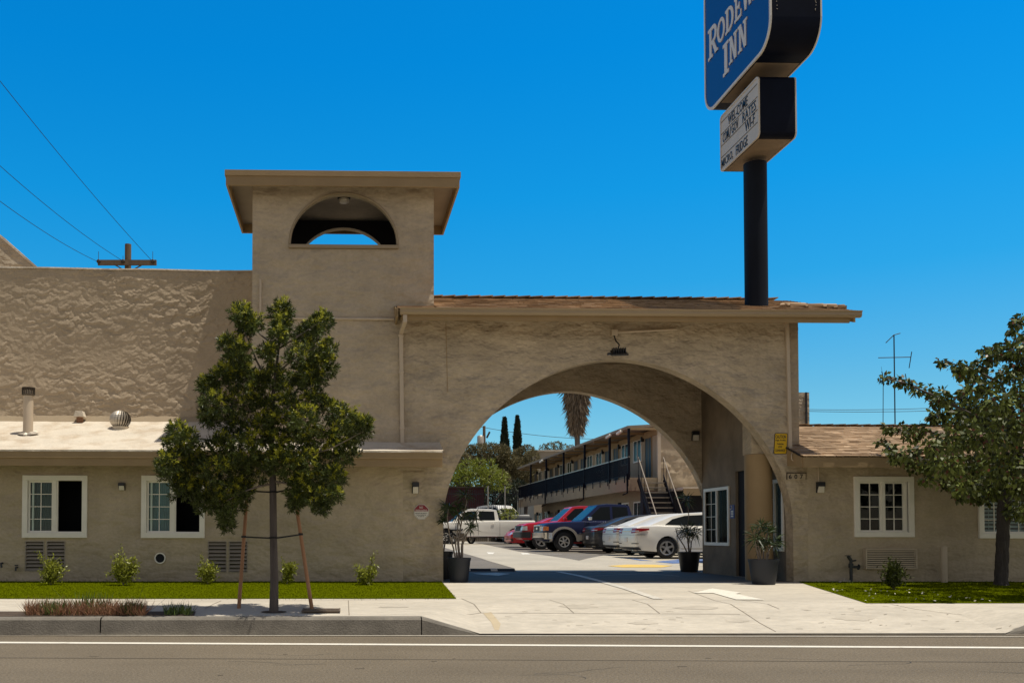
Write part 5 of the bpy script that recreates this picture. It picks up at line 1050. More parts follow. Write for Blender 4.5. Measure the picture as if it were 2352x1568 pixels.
    def wrap(nm, m_, front, y0, xend, za, zb_, off, za2=None, zb2=None):     # a band hugging the body end and round the corner
        for s in ((-1, 1) if y0 is not None else (1,)):
            ys = [lerp(y0, h-.09, i/4) for i in range(5)]+[h-.05, h-.02, h] if y0 is not None else [-h, -h+.02, -h+.05]+[lerp(-h+.09, h-.09, i/6) for i in range(7)]+[h-.05, h-.02, h]
            sg = 1 if front else -1; rows = []
            def pt(y, z, o, x=None):
                xe = end_x(z, front)*sxf(y)
                if x is None: return (xe+sg*o*(1 if abs(y) < h-.03 else .7), s*(y+(math.copysign(o*.7, y) if abs(y) > h-.03 else 0)), z)
                return (x, s*(y+math.copysign(o, y)), z)
            path = [(y, None) for y in ys]
            if xend is not None:
                xe = end_x((za+zb_)/2, front)*.975; sd = [lerp(xe, xend, k/3) for k in (1, 2, 3)]
                path = path+[(h, x) for x in sd]
                if y0 is None: path = [(-h, x) for x in reversed(sd)]+path
            n = len(path); b = MB()
            for i, (y, x) in enumerate(path):
                f = i/(n-1); f = f**2; a_, c2 = lerp(za, za2 if za2 is not None else za, f), lerp(zb_, zb2 if zb2 is not None else zb_, f)
                b.v += [pt(y, a_, off, x), pt(y, c2, off, x), pt(y, c2, -.05, x), pt(y, a_, -.05, x)]
            b.f += [(i*4+k, (i+1)*4+k, (i+1)*4+(k+1) % 4, i*4+(k+1) % 4) for i in range(n-1) for k in range(4)]+[(0, 1, 2, 3), tuple((n-1)*4+k for k in range(4))]; b.build(nm, m_, car, 50, local=True)
    for q in sp.get('wraps', []): wrap(*q)
    car.location = loc; car.rotation_euler = (0, 0, rz_); return car
SED = dict(W=1.85, sill=.22, wr=.335, ar=.385, xf=1.40, xr=-1.40, zmid=.75, top=[(-2.30, .26), (-2.40, .36), (-2.43, .60), (-2.41, .84), (-2.36, .98), (-2.20, 1.035), (-1.70, 1.055), (-.8, 1.02), (.9, .965), (1.30, .95), (1.95, .85), (2.28, .72), (2.40, .55), (2.38, .30), (2.28, .22)],
  cabin=[(-1.95, 1.03), (-1.60, 1.17), (-1.15, 1.345), (-.70, 1.43), (-.15, 1.46), (.35, 1.41), (.75, 1.25), (1.30, .94)], screen=((1.30, .94), (.42, 1.39)), backlight=((-1.88, 1.055), (-1.10, 1.36)), tumble=.42,
  side_glass=[[(-1.42, 1.07), (-1.16, 1.25), (-.75, 1.36), (-.15, 1.39), (-.15, 1.04)], [(-.08, 1.04), (-.08, 1.39), (.32, 1.35), (.68, 1.19), (.98, 1.01)]], seams=[-.12, -1.08, .95], handles=[(-.95, .90), (.05, .88)], mirror=(.86, 1.03), seamz=(.30, 1.0))
SED['wraps'] = [('taillight', 'tail_red', False, .50, -1.98, .80, .955, .010, .90, .95), ('lamp_lens', 'head_clear', False, .56, None, .86, .885, .014), ('rear_valance', 'plastic_dark', False, None, None, .27, .36, .006), ('reflector', 'plastic_dark', False, .55, None, .46, .485, .008), ('bumper_seam', 'plastic_dark', False, None, -2.1, .745, .752, .003)]
def sed_bits(plate=True):
    return [('licence_plate', 'sign_white', [(-2.447, -2.42, -.16, .16, .52, .66)]), ('trunk_trim', 'chrome', [(-2.436, -2.40, -.45, .45, .875, .895)]), ('sill_trim', 'silver_paint', [(-.95, .95, -.932, -.918, .30, .33), (-.95, .95, .918, .932, .30, .33)]), ('tail_pipe', 'galv', [(-2.42, -2.3, -.70, -.60, .24, .28)]), ('trunk_lip', 'white_paint', [])]
def lot(x, y): return (x, y, H(x, y)+.003)
def park(px_near, Z, half_w, off, sgn_): X = (px_near-785)*Z/2200; return X
# three sedans, tails to the lane
x3 = ax(1460, 30.0-18.3, 1230); vehicle('parked_sedan', 'white sedan parked nearest the arch, tail lights red, half hidden by the gateway wall', 'car', lot(x3+2.40, 11.7+.93), 0, {**SED, 'paint': 'white_paint', 'bits': sed_bits()})
x2 = ax(1391, 34.6-18.3, 1230); vehicle('parked_sedan', 'white sedan squeezed between the nearest white sedan and a grey one', 'car', lot(x2+2.35, 14.7+.93), 0, {**SED, 'paint': 'white_paint', 'top': [(x, z*.985) for x, z in SED['top']], 'bits': sed_bits()})
x1 = ax(1345, 37.2-18.3, 1230); vehicle('parked_sedan', 'dark grey sedan beside the blue pickup, tail to the lane', 'car', lot(x1+2.38, 17.5+.93), 0, {**SED, 'paint': 'gray_paint', 'bits': sed_bits()})
# pickups, noses to the lane
TRK = dict(W=1.96, sill=.42, wr=.40, ar=.50, xf=1.86, xr=-1.70, zmid=.9, rimk=.56, spokes=6, shoulder=.09, top=[(-2.75, .50), (-2.78, .80), (-2.76, 1.26), (-2.70, 1.30), (-1.0, 1.30), (-.6, 1.24), (.9, 1.21), (1.15, 1.22), (2.0, 1.19), (2.50, 1.13), (2.68, 1.04), (2.73, .80), (2.73, .52), (2.62, .42)],
  cabin=[(-.95, 1.22), (-.88, 1.55), (-.80, 1.83), (-.55, 1.88), (.10, 1.90), (.45, 1.86), (1.18, 1.20)], screen=((1.18, 1.20), (.47, 1.84)), backlight=((-.96, 1.30), (-.82, 1.80)), tumble=.20,
  side_glass=[[(-.76, 1.27), (-.72, 1.78), (-.12, 1.80), (-.12, 1.27)], [(-.02, 1.27), (-.02, 1.80), (.36, 1.78), (.92, 1.27)]], seams=[-.07, 1.05, -1.0], handles=[(.10, 1.08)], mirror=(.86, 1.30), seamz=(.5, 1.2), mm='chrome')
h = .98
flare = lambda cx, s: ('P', arc(cx, .60, .40, 0, 180, 14)+arc(cx, .49, .42, 180, 0, 14), *sorted((s*(h+.028), s*(h-.01))))
def trk_bits(lower=None):
    B = [('grille_bar', 'plastic_dark', [(2.70, 2.76, -.58, .58, z, z+.035) for z in (.86, .94, 1.0)])]
    if lower: B += [('lower_trim', lower, [('P', [(-1.15, .44), (1.28, .44), (1.30, .70), (-1.12, .70)], *sorted((s*(h+.006), s*(h-.02)))) for s in (-1, 1)]), ('wheel_flare', lower, [flare(cx, s) for cx in (1.86, -1.70) for s in (-1, 1)]), ('side_strip', 'chrome', [(-1.1, 1.25, s*h-.012, s*h+.012, .72, .745) for s in (-1, 1)])]
    return B
def trk_wraps(bumper, frame, amber=True):
    W_ = [('front_bumper', bumper, True, None, 2.36, .50, .76, .075), ('bumper_insert', 'plastic_dark', True, None, None, .50, .555, .082), ('grille', 'plastic_dark', True, None, None, .80, 1.03, .004) if frame == 'plastic_dark' else ('grille', 'plastic_dark', True, None, None, .80, .81, .004), ('headlight', 'head_clear', True, .60, None if amber else 2.50, .83, 1.01, .012)]
    if amber: W_.append(('turn_signal', 'amber', True, .885, 2.50, .84, 1.0, .016))
    return W_
ZB = 38.0; xb = ax(1240, ZB-18.3, 1230)
vehicle('pickup_truck', 'navy blue pickup with silver lower sides and chrome bumper facing the lane', 'pickup truck', lot(xb+2.84, 19.7+.98), math.pi, {**TRK, 'paint': 'navy_paint', 'wraps': trk_wraps('chrome', 'chrome'), 'bits': trk_bits('silver_paint')+[('grille', 'plastic_dark', [(2.66, 2.742, -.56, .56, .82, 1.03)]), ('grille_frame', 'chrome', [(2.66, 2.765, -.60, .60, 1.03, 1.06), (2.66, 2.762, -.60, -.565, .80, 1.03), (2.66, 2.762, .565, .60, .80, 1.03), (2.66, 2.768, -.14, .14, .88, .97)])]})
ZR = 41.6; xr_ = ax(1193, ZR-18.3, 1230)
vehicle('pickup_truck', 'bright red pickup with black grille nosing past the blue pickup', 'pickup truck', lot(xr_+2.84, 23.3+.98), math.pi, {**TRK, 'paint': 'red_paint', 'mm': 'red_paint', 'wraps': trk_wraps('plastic_dark', 'plastic_dark', False), 'bits': trk_bits(), 'rimk': .66, 'spokes': 5})
ZC = 45.2; xc = ax(1172, ZC-18.3, 1230)
vehicle('parked_sedan', 'low red car whose nose shows left of the red pickup', 'car', lot(xc+2.40, 26.9+.93), math.pi, {**SED, 'paint': 'red_paint', 'wraps': [('headlight', 'head_clear', True, .55, 2.0, .60, .72, .012, .72, .80), ('lower_grille', 'plastic_dark', True, None, None, .28, .42, .006)]})
ZW = 54.0; WX = ax(1217, ZW-18.3, 1230)
WT = {**TRK, 'top': [(-3.10, .50), (-3.13, .80), (-3.11, 1.28), (-3.05, 1.33), (-1.1, 1.33), (-.6, 1.30), (1.2, 1.24), (1.65, 1.24), (2.3, 1.22), (2.70, 1.15), (2.85, 1.04), (2.90, .80), (2.90, .52), (2.80, .42)], 'xf': 2.0, 'xr': -2.0,
  'cabin': [(-1.05, 1.28), (-1.0, 1.60), (-.92, 1.90), (-.6, 1.97), (.5, 1.98), (.85, 1.93), (1.65, 1.22)], 'screen': ((1.65, 1.22), (.87, 1.91)), 'backlight': ((-1.06, 1.36), (-.94, 1.86)), 'side_glass': [[(-.82, 1.34), (-.78, 1.84), (.08, 1.86), (.08, 1.34)], [(.20, 1.34), (.20, 1.86), (.74, 1.84), (1.32, 1.34)]], 'seams': [.14, 1.45, -1.08], 'handles': [(-.70, 1.16), (.30, 1.16)], 'mirror': (1.25, 1.40)}
vehicle('pickup_truck', 'long white crew cab pickup standing sideways across the back of the lot', 'pickup truck', lot(WX-2.78, ZW-18.3+.98), math.pi, {**WT, 'paint': 'white_paint', 'wraps': trk_wraps('chrome', 'plastic_dark', False), 'bits': trk_bits()+[('side_step', 'chrome', [(-.95, 1.35, s*h-.02, s*h+.05, .40, .44) for s in (-1, 1)])]})
SUV = {**SED, 'wraps': [], 'wr': .37, 'ar': .43, 'top': [(-2.25, .30), (-2.35, .42), (-2.36, .75), (-2.33, 1.05), (-2.25, 1.12), (-.8, 1.10), (.9, 1.06), (1.30, 1.05), (1.95, .98), (2.25, .86), (2.38, .6), (2.36, .35), (2.26, .26)], 'cabin': [(-2.28, 1.10), (-2.18, 1.45), (-1.98, 1.72), (-1.5, 1.78), (-.2, 1.80), (.35, 1.74), (1.20, 1.03)], 'screen': ((1.20, 1.03), (.38, 1.71)), 'backlight': ((-2.29, 1.14), (-2.00, 1.70)), 'side_glass': [[(-1.9, 1.16), (-1.8, 1.60), (-.2, 1.66), (-.2, 1.13)], [(-.1, 1.13), (-.1, 1.66), (.30, 1.62), (.95, 1.11)]], 'tumble': .25}
ZK = 60.0; xk = ax(1229, ZK-18.3, 1230)
vehicle('parked_suv', 'black sport utility vehicle seen from behind between the bush and the balcony end', 'car', lot(xk-.95, ZK-18.3+2.4), math.pi/2, {**SUV, 'paint': 'black_paint', 'bits': [('taillight', 'tail_red', [(-2.39, -2.28, -.93, -.74, .85, 1.25), (-2.39, -2.28, .74, .93, .85, 1.25)]), ('bumper', 'silver_paint', [(-2.42, -2.30, -.85, .85, .45, .62)])]})
ZV = 68.0; xv = ax(1157, ZV-18.3, 1230)
vehicle('parked_suv', 'white roofed vehicle with blue windscreen behind the iron fence', 'car', (xv, ZV-18.3+1, 1.6), -math.pi/2+.5, {**SUV, 'paint': 'navy_paint', 'roof': 'white_paint', 'bits': [('headlight', 'head_clear', [(2.30, 2.39, -.85, -.55, .72, .86), (2.30, 2.39, .55, .85, .72, .86)])]})
b = MB(); p = at(1157, 1200, 46.6); b.box(7, 15.6, 46.4, 60, .5, 1.62); tag(b.build('raised_bank', 'earth'), kind='structure')
# motorcycles at the left, behind the plants
def motorcycle(label, loc, rz_, paint):
    m = thing('motorcycle', label, 'motorcycle', (0, 0, 0), 0, 'motorcycles parked left of the white pickup')
    for x in (-.70, .72):
        b = MB(); b.lathe([(.21, -.05), (.30, -.05), (.32, 0), (.30, .05), (.21, .05)], (x, 0, .32), 24, 'y', False); wl_ = b.build('wheel', 'rubber', m, 40, local=True); b = MB(); b.lathe([(.215, -.03), (.215, .03)], (x, 0, .32), 20, 'y', False)
        for i in range(5): a = 2*math.pi*i/5; b.bar((x, 0, .32), (x+.21*math.cos(a), 0, .32+.21*math.sin(a)), .03)
        b.build('rim', 'alloy', wl_, local=True)
    b = MB(); b.tube([(-.70, .09, .32), (-.2, .12, .42), (.2, .1, .75), (.45, 0, .92)], .035, 6); b.tube([(-.70, -.09, .32), (-.2, -.12, .42), (.2, -.1, .75), (.45, 0, .92)], .035, 6); b.box(-.25, .28, -.16, .16, .28, .62); b.tube([(.2, -.2, .4), (-.3, -.2, .3), (-.8, -.2, .42)], .05, 8); b.build('engine', 'galv_dark', m, 40, local=True)
    b = MB(); b.tube([(.72, .09, .32), (.42, .09, .98)], .03, 6); b.tube([(.72, -.09, .32), (.42, -.09, .98)], .03, 6); b.tube([(.30, -.36, 1.06), (.42, -.15, 1.02), (.42, .15, 1.02), (.30, .36, 1.06)], .018, 6); b.build('fork', 'chrome', m, 40, local=True)
    b = MB(); b.add([(.40, -.17, .80), (.40, .17, .80), (-.10, .12, .80), (-.10, -.12, .80), (.34, -.12, .98), (.34, .12, .98), (-.05, .08, .92), (-.05, -.08, .92)], [(3,2,1,0),(4,5,6,7),(0,1,5,4),(1,2,6,5),(2,3,7,6),(3,0,4,7)]); b.build('fuel_tank', paint, m, local=True, bevel=.03)
    b = MB(); b.box(-.75, -.08, -.13, .13, .74, .84); b.build('seat', 'rubber', m, local=True, bevel=.03)
    b = MB(); b.add([(.78, -.05, .75), (.78, .05, .75), (.50, .25, .62), (.50, -.25, .62), (.62, -.05, 1.22), (.62, .05, 1.22), (.38, .22, 1.10), (.38, -.22, 1.10)], [(0, 1, 5, 4), (1, 2, 6, 5), (3, 0, 4, 7)]); b.build('fairing', paint, m, 50, local=True)
    m.location = loc; m.rotation_euler = (0, 0, rz_)
p = ag(1030, 1247); motorcycle('white faired motorcycle at the arch edge behind the tall potted plant', (p.x+.1, p.y, p.z), R(70), 'white_paint')
p = ag(1056, 1249); motorcycle('dark motorcycle with wheel showing through the potted plant stems', (p.x+.15, p.y+.3, p.z), R(35), 'black_paint')

# ================================================================== POTTED PLANTS
def dracaena(base, pot_r, pot_h, pot_m, label, stems, heads, cat='potted plant', seed=1, LL=.34):
    t = thing('potted_plant', label, 'potted plant', base, 0, 'potted dracaenas at the gateway'); rr = random.Random(seed); x, y, z = base
    b = MB(); b.lathe([(pot_r*.74, 0), (pot_r*.77, .02), (pot_r*.97, pot_h-.05), (pot_r*1.0, pot_h-.05), (pot_r*1.02, pot_h), (pot_r*.95, pot_h), (pot_r*.93, pot_h-.06)], base, 36, 'z', False); b.lathe([(pot_r*.74, .004), (.01, .004)], base, 24, 'z', False); pt = b.build('pot', pot_m, t, 40)
    b = MB(); b.lathe([(pot_r*.94, pot_h-.055), (.01, pot_h-.03)], base, 20, 'z', False); b.build('soil', 'soil', pt)
    for pts in stems:
        b = MB(); q = [Vector((x+p[0], y+p[1], z+pot_h-.05+p[2])) for p in pts]; n = len(q); b.tube(q, [lerp(.017, .009, i/(n-1)) for i in range(n)], 7); b.build('stem', 'bark_pale', t, 60)
    VF = []
    for hx, hy, hz, s in heads:
        n = 46; P = np.array([x+hx, y+hy, z+pot_h-.05+hz])+RNG.normal(size=(n, 3))*[.012, .012, .03]; D = rand_unit(n); D[:, 2] = D[:, 2]*.75+.18; D /= np.linalg.norm(D, axis=1)[:, None]
        L = LL*s*(.65+.45*RNG.random(n)); k1 = blades(P, D, L, .022, .3, .5); D2 = D*1.0+np.array([0, 0, -.45]); D2 /= np.linalg.norm(D2, axis=1)[:, None]
        V, Fc = k1; V = V.reshape(n, 4, 3); V[:, 2, 2] -= L*.16; VF.append((V.reshape(-1, 3), Fc))
    leafmesh('leaves', VF, 'leaf_drac', t); return t
def gp(px, py): q = ag(px, py); return (q.x, q.y, q.z+.004)
# local offsets: x right, z up from the soil, metres
B1 = gp(1054, 1336); dracaena(B1, .228, .46, 'pot_plastic', 'tall thin-stemmed dracaena in a black tub at the left foot of the arch',
  [[(-.06, 0, 0), (-.10, 0, .22), (-.18, 0, .48), (-.22, .02, .80), (-.20, 0, .98)], [(-.03, 0, 0), (-.06, .03, .3), (-.02, .03, .58), (.02, .05, .86)], [(.05, 0, 0), (.05, 0, .26), (.08, 0, .42), (.24, -.02, .62), (.31, 0, .80)], [(.03, .03, 0), (.0, .05, .32), (.04, .06, .62), (-.03, .08, .96)], [(.06, -.03, 0), (.07, -.03, .3), (.16, -.04, .52), (.20, -.03, .62)], [(0, 0, 0), (-.02, .02, .35), (.06, .02, .75), (.16, .04, 1.12), (.13, .04, 1.24)]],
  [(-.20, 0, .98, .9), (.02, .05, .88, .9), (.31, 0, .82, .8), (-.03, .08, .98, .9), (.20, -.03, .64, .7), (.13, .04, 1.24, .9), (-.30, 0, .76, .5)], seed=2, LL=.30)
p = at(1013, 1335, .9); dracaena((p.x+.0, .95, .364), .25, .55, 'pot_black', 'black tub mostly hidden behind the left jamb of the arch', [[(0, 0, 0), (.02, 0, .4), (-.02, 0, .8)], [(.05, 0, 0), (.1, 0, .3), (.02, .1, .7)]], [(-.02, 0, .8, .9), (.02, .1, .7, .8)], seed=3, LL=.30)
B2 = gp(1583, 1312.5); dracaena(B2, .26, .47, 'pot_black', 'dracaena in a black tub at the back right corner of the gateway', [[(-.03, 0, 0), (-.12, 0, .2), (-.28, 0, .45), (-.32, 0, .62)], [(.0, 0, 0), (-.03, 0, .35), (-.02, 0, .62), (-.0, 0, .95), (-.03, 0, 1.32)], [(.03, 0, 0), (.06, 0, .3), (.16, 0, .5)], [(.02, .02, 0), (.0, .03, .3), (-.10, .03, .52)]],
  [(-.05, 0, 1.32, 1.0), (.16, 0, .52, 1.0), (-.10, .03, .56, .9), (.05, .05, .60, .9), (-.02, 0, .48, .8)], seed=4, LL=.34)
B3 = gp(1754, 1341); dracaena(B3, .27, .46, 'pot_plastic', 'bushy dracaena in a dark tub before the tan column', [[(-.08, 0, 0), (-.12, 0, .22), (-.16, 0, .42)], [(-.04, 0, 0), (-.10, .03, .42), (-.02, .03, .62)], [(.05, 0, 0), (.06, 0, .14), (.20, 0, .34)], [(.02, .04, 0), (.03, .05, .3), (.12, .06, .55)], [(.08, .03, 0), (.12, .04, .2), (.10, .05, .4)]],
  [(-.16, 0, .44, .9), (-.02, .03, .66, .85), (.21, 0, .36, .9), (.12, .06, .56, .9), (.03, 0, .36, .8), (-.03, .05, .28, .7)], seed=5, LL=.30)

# ================================================================== SHRUBS
def shrub(px, py, hpx, wpx, label, mat_='leaf_bush', nstem=7, spike=None, n=420, seed=0):
    q = ag(px, py); k = 2200/(q.y+18.3); h, r = hpx/k, wpx/k/2; t = thing('shrub', label, 'shrub', (q.x, q.y, q.z), 0, 'young shrubs along the wall'); rr = random.Random(seed); b = MB(); VF = []
    for i in range(nstem):
        a = rr.uniform(0, 6.28); s = rr.uniform(.25, .9); top = Vector((q.x+r*s*math.cos(a), q.y+r*s*math.sin(a)*.9, q.z+h*rr.uniform(.5, .95)*(1-.35*s)))
        b.tube([(q.x, q.y, q.z), (q.x+r*.35*s*math.cos(a), q.y+r*.35*s*math.sin(a), q.z+h*.3), top], [.008, .006, .003], 5)
        m_ = int(2.3*n)//nstem; tt = RNG.random(m_)**.7; base = np.array([q.x, q.y, q.z]); tip = np.array(top); P = base+(tip-base)*tt[:, None]+RNG.normal(size=(m_, 3))*r*.22+np.array([0, 0, h*.06]); P[:, 2] = np.maximum(P[:, 2], q.z+h*.10)
        D = rand_unit(m_); D[:, 2] += .6; D /= np.linalg.norm(D, axis=1)[:, None]; VF.append(blades(P, D, .062*(.6+.8*RNG.random(m_)), .027))
    if spike:
        for dx, dz in spike:
            tip = np.array([q.x+dx/k, q.y, q.z+dz/k]); mid = np.array([q.x+dx*.3/k, q.y, q.z+h*.4]); b.tube([(q.x, q.y, q.z+.05), tuple(mid), tuple(tip)], [.006, .005, .002], 5); m_ = 46; tt = RNG.random(m_); P = mid+(tip-mid)*tt[:, None]+RNG.normal(size=(m_, 3))*.022; D = rand_unit(m_)+(tip-mid)/np.linalg.norm(tip-mid)*.8; D /= np.linalg.norm(D, axis=1)[:, None]; VF.append(blades(P, D, .05, .018))
    b.build('stem', 'bark_pale', t); leafmesh('foliage', VF, mat_, t); return t
shrub(117, 1343, 66, 58, 'lopsided young shrub with a long sprig to the left, before the first louvre vents', spike=[(-32, 78), (-22, 68), (12, 62)], seed=1, n=460)
shrub(283, 1344, 86, 62, 'tallest and fullest young shrub, under the first left lamp', n=640, nstem=10, spike=[(-5, 90), (-38, 25)], seed=2)
shrub(477, 1341, 62, 46, 'compact bright shrub at the left edge of the second louvre vents', spike=[(-15, 70)], seed=3, n=420)
shrub(659, 1341, 62, 44, 'bright shrub half hidden behind the staked tree trunk', spike=[(-12, 60)], seed=4, n=420)
shrub(841, 1343, 48, 54, 'airy young shrub with an upright sprig, rightmost on the left lawn', spike=[(20, 80), (15, 68), (-26, 45)], seed=5, n=330)
shrub(2052, 1353, 72, 62, 'dark spiky shrub in front of the wall air conditioner', 'leaf_pear', 12, [(-8, 74), (10, 70), (36, 30)], 480, 6)

# ================================================================== TREES
def limb(b, pts, r0, r1, n=8): b.tube(pts, [lerp(r0, r1, i/(len(pts)-1)) for i in range(len(pts))], n)
# staked fern pine
q = ag(629, 1405); TY = q.y; k = 2200/(TY+18.3); t = thing('street_tree', 'young fern pine street tree tied between two wooden stakes', 'tree', (q.x, TY, q.z)); TP = lambda px, py, dy=0: at(px, py, TY+dy)
b = MB(); tr = [TP(629, 1406), TP(630, 1330), TP(628, 1230), TP(627, 1130), TP(626, 1060), TP(622, 980), TP(628, 900), TP(640, 800), TP(648, 715)]
b.tube(tr, [.062, .052, .048, .046, .040, .034, .026, .015, .006], 12); tk = b.build('trunk', 'bark', t, 60); b = MB()
for P in [((627, 1110), (590, 1118), (560, 1128), (520, 1150)), ((627, 1105), (660, 1110), (690, 1125), (730, 1130)), ((626, 1090), (560, 1060), (470, 1070), (400, 1060)), ((626, 1070), (690, 1050), (760, 1030), (835, 990)), ((625, 1020), (560, 1000), (480, 1010), (405, 1000)), ((623, 990), (560, 930), (500, 900), (465, 890)), ((624, 960), (680, 920), (740, 900)), ((628, 900), (590, 830), (570, 780), (545, 735)), ((632, 860), (680, 820), (740, 790)), ((640, 800), (600, 770), (575, 745)), ((641, 800), (680, 775), (735, 740)), ((645, 750), (640, 730), (645, 710))]:
    dy = random.uniform(-.45, .45); limb(b, [TP(*p, dy*i/3) for i, p in enumerate(P)], .016, .004, 6)
b.build('branch', 'bark_pale', t, 60)
CL = [(645,718,28),(548,724,24),(577,742,24),(565,757,20),(738,736,20),(726,756,26),(700,772,28),(640,770,18),(528,795,24),(548,815,30),(690,815,36),(748,808,22),(745,845,30),(700,860,34),(535,850,34),(505,868,28),(474,893,24),(565,868,32),(660,890,36),(718,885,32),(490,930,32),(545,920,36),(602,925,28),(624,858,24),(612,812,17),(648,752,20),(592,880,22),(660,930,32),(720,920,26),(482,962,22),(540,980,38),(600,985,40),(650,975,38),(700,965,38),(758,945,26),(790,955,26),(404,988,22),(424,1008,24),(394,1035,26),(440,1045,34),(500,1032,38),(560,1035,42),(620,1035,44),(680,1020,46),(740,1010,46),(790,1000,38),(825,985,28),(840,972,16),(384,1070,28),(395,1090,24),(435,1085,40),(485,1080,42),(535,1082,42),(590,1078,42),(650,1072,40),(700,1072,42),(755,1058,42),(795,1040,30),(425,1118,32),(470,1125,38),(520,1128,34),(560,1125,24),(690,1118,32),(740,1112,40),(772,1100,28),(500,1158,26),(540,1158,22),(522,1188,14),(522,1212,11),(722,1152,26),(762,1138,16),(470,1150,22),(690,1140,20),(678,1158,14),(735,1165,14)]
VF, VT = [], []; rr = random.Random(11)
for px, py, rp in CL:
    for rep in range(2):
        dy = rr.uniform(-.6, .6)*(1 if rep else .6); c_ = TP(px+rr.uniform(-6, 6), py+rr.uniform(-6, 6), dy); r = rp/k*rr.uniform(.72, 1.0)
        VF.append(sprigs(tuple(c_), (r, r, r*.9), int(16+rp*1.15), 20, .052, .0110))
        if rp > 14: VT.append(sprigs((c_.x+.15*r, c_.y-.15*r, c_.z+.62*r), (r*.7, r*.7, r*.42), int(2+rp*.30), 18, .052, .0110))
leafmesh('foliage', VF, 'leaf_fern', t); leafmesh('lit_tips', VT, 'leaf_lit_tip', t)  # bright tip leaves on the clump tops paint in sunlit highlights
sx = []
for (bx_, by), (tx, ty), lab, dy in [((548, 1396), (567, 1142), 'thin wooden stake leaning in on the left of the young tree', .0), ((718, 1400), (675, 1124), 'thin wooden stake leaning in on the right of the young tree', .0)]:
    s = thing('tree_stake', lab, 'stake', TP(bx_, by, dy), 0, 'wooden tree stakes'); g0 = ag(bx_, by); b = MB(); p0 = Vector((g0.x, g0.y, g0.z-.05)); p1 = at(tx, ty, g0.y); b.tube([p0, p0.lerp(p1, .4), p0.lerp(p1, .75), p1], [.026, .025, .024, .023], 8); b.build('pole', 'stake_wood', s, 60); sx.append((p0, p1))
def ptz(s, py): a, c = s; f = (at(630, py, a.y).z-a.z)/(c.z-a.z); return a.lerp(c, f)
for py0, lab in [(1232, 'lower black rubber tie between the stakes and the trunk'), (1127, 'upper black rubber tie under the crown')]:
    s = thing('tree_tie', lab, 'tie', TP(629, py0), 0, 'rubber tree ties'); b = MB(); a, c = ptz(sx[0], py0), ptz(sx[1], py0-6); m_ = TP(628, py0+3); b.bar(a+Vector((-.03, -.03, 0)), m_+Vector((-.04, -.05, 0)), .012, .020); b.bar(m_+Vector((.04, -.05, .0)), c+Vector((.03, -.03, 0)), .012, .020)
    b.tube([m_+Vector((.055*math.cos(6.28*i/14), .055*math.sin(6.28*i/14), .005)) for i in range(15)], .011, 6); 
    for e in (a, c): b.lathe([(.030, -.014), (.030, .014)], e, 10)
    b.build('strap', 'rubber', s)
# pear tree on the right
q = ag(2301, 1344); TY2 = q.y; k = 2200/(TY2+18.3); t = thing('street_tree', 'broad-leaved tree with ridged bark shading the right lawn', 'tree', (q.x, TY2, q.z)); TP = lambda px, py, dy=0: at(px, py, TY2+dy)
b = MB(); tr = [TP(2300, 1348), TP(2299, 1335), TP(2301, 1290), TP(2303, 1230), TP(2306, 1170), TP(2310, 1120), TP(2330, 1060), TP(2350, 990), TP(2365, 900)]
def barky(mb, pts, rs, rows, n, amp, seed):
    P = []; L = len(pts)-1
    for r in range(rows+1):
        u = L*r/rows; i = min(int(u), L-1); f = u-i; P.append((Vector(pts[i]).lerp(Vector(pts[i+1]), f), lerp(rs[i], rs[i+1], f)))
    k = len(mb.v)
    for c_, r in P:
        for j in range(n):
            a = 2*math.pi*j/n; q_ = Vector((math.cos(a)*r*26, math.sin(a)*r*26, c_.z*5.5+seed)); h_ = abs(mn.noise(q_+mn.noise_vector(q_*.7)*.5))**.6; q2 = r+amp*(h_-.35)+.25*amp*mn.noise(q_*2.5); mb.v.append((c_.x+q2*math.cos(a), c_.y+q2*math.sin(a), c_.z))
    mb.f += [(k+i*n+j, k+i*n+(j+1) % n, k+(i+1)*n+(j+1) % n, k+(i+1)*n+j) for i in range(rows) for j in range(n)]
barky(b, tr, [.135, .108, .104, .100, .102, .095, .065, .045, .03], 150, 64, .030, 3)
b.build('trunk', 'bark_dark', t, 70); b = MB()
LIMBS = [((2310, 1130), (2330, 1105), (2360, 1075), (2420, 1020)), ((2308, 1135), (2290, 1100), (2270, 1060), (2230, 990)), ((2325, 1070), (2290, 1000), (2250, 960), (2160, 915), (2080, 880), (2035, 868)), ((2340, 1020), (2320, 940), (2300, 880), (2240, 850), (2165, 828)), ((2310, 1110), (2250, 1080), (2170, 1060), (2080, 1050)), ((2350, 990), (2345, 900), (2338, 820), (2330, 745)), ((2280, 1040), (2200, 1010), (2130, 990), (2045, 985)), ((2360, 930), (2410, 850), (2430, 780)), ((2365, 900), (2380, 820), (2370, 730)), ((2310, 1140), (2360, 1150), (2420, 1130))]
for P in LIMBS:
    dy = random.uniform(-1.6, .4); limb(b, [TP(*p, dy*i/3) for i, p in enumerate(P)], .040, .006, 7)
b.build('branch', 'bark', t, 60)
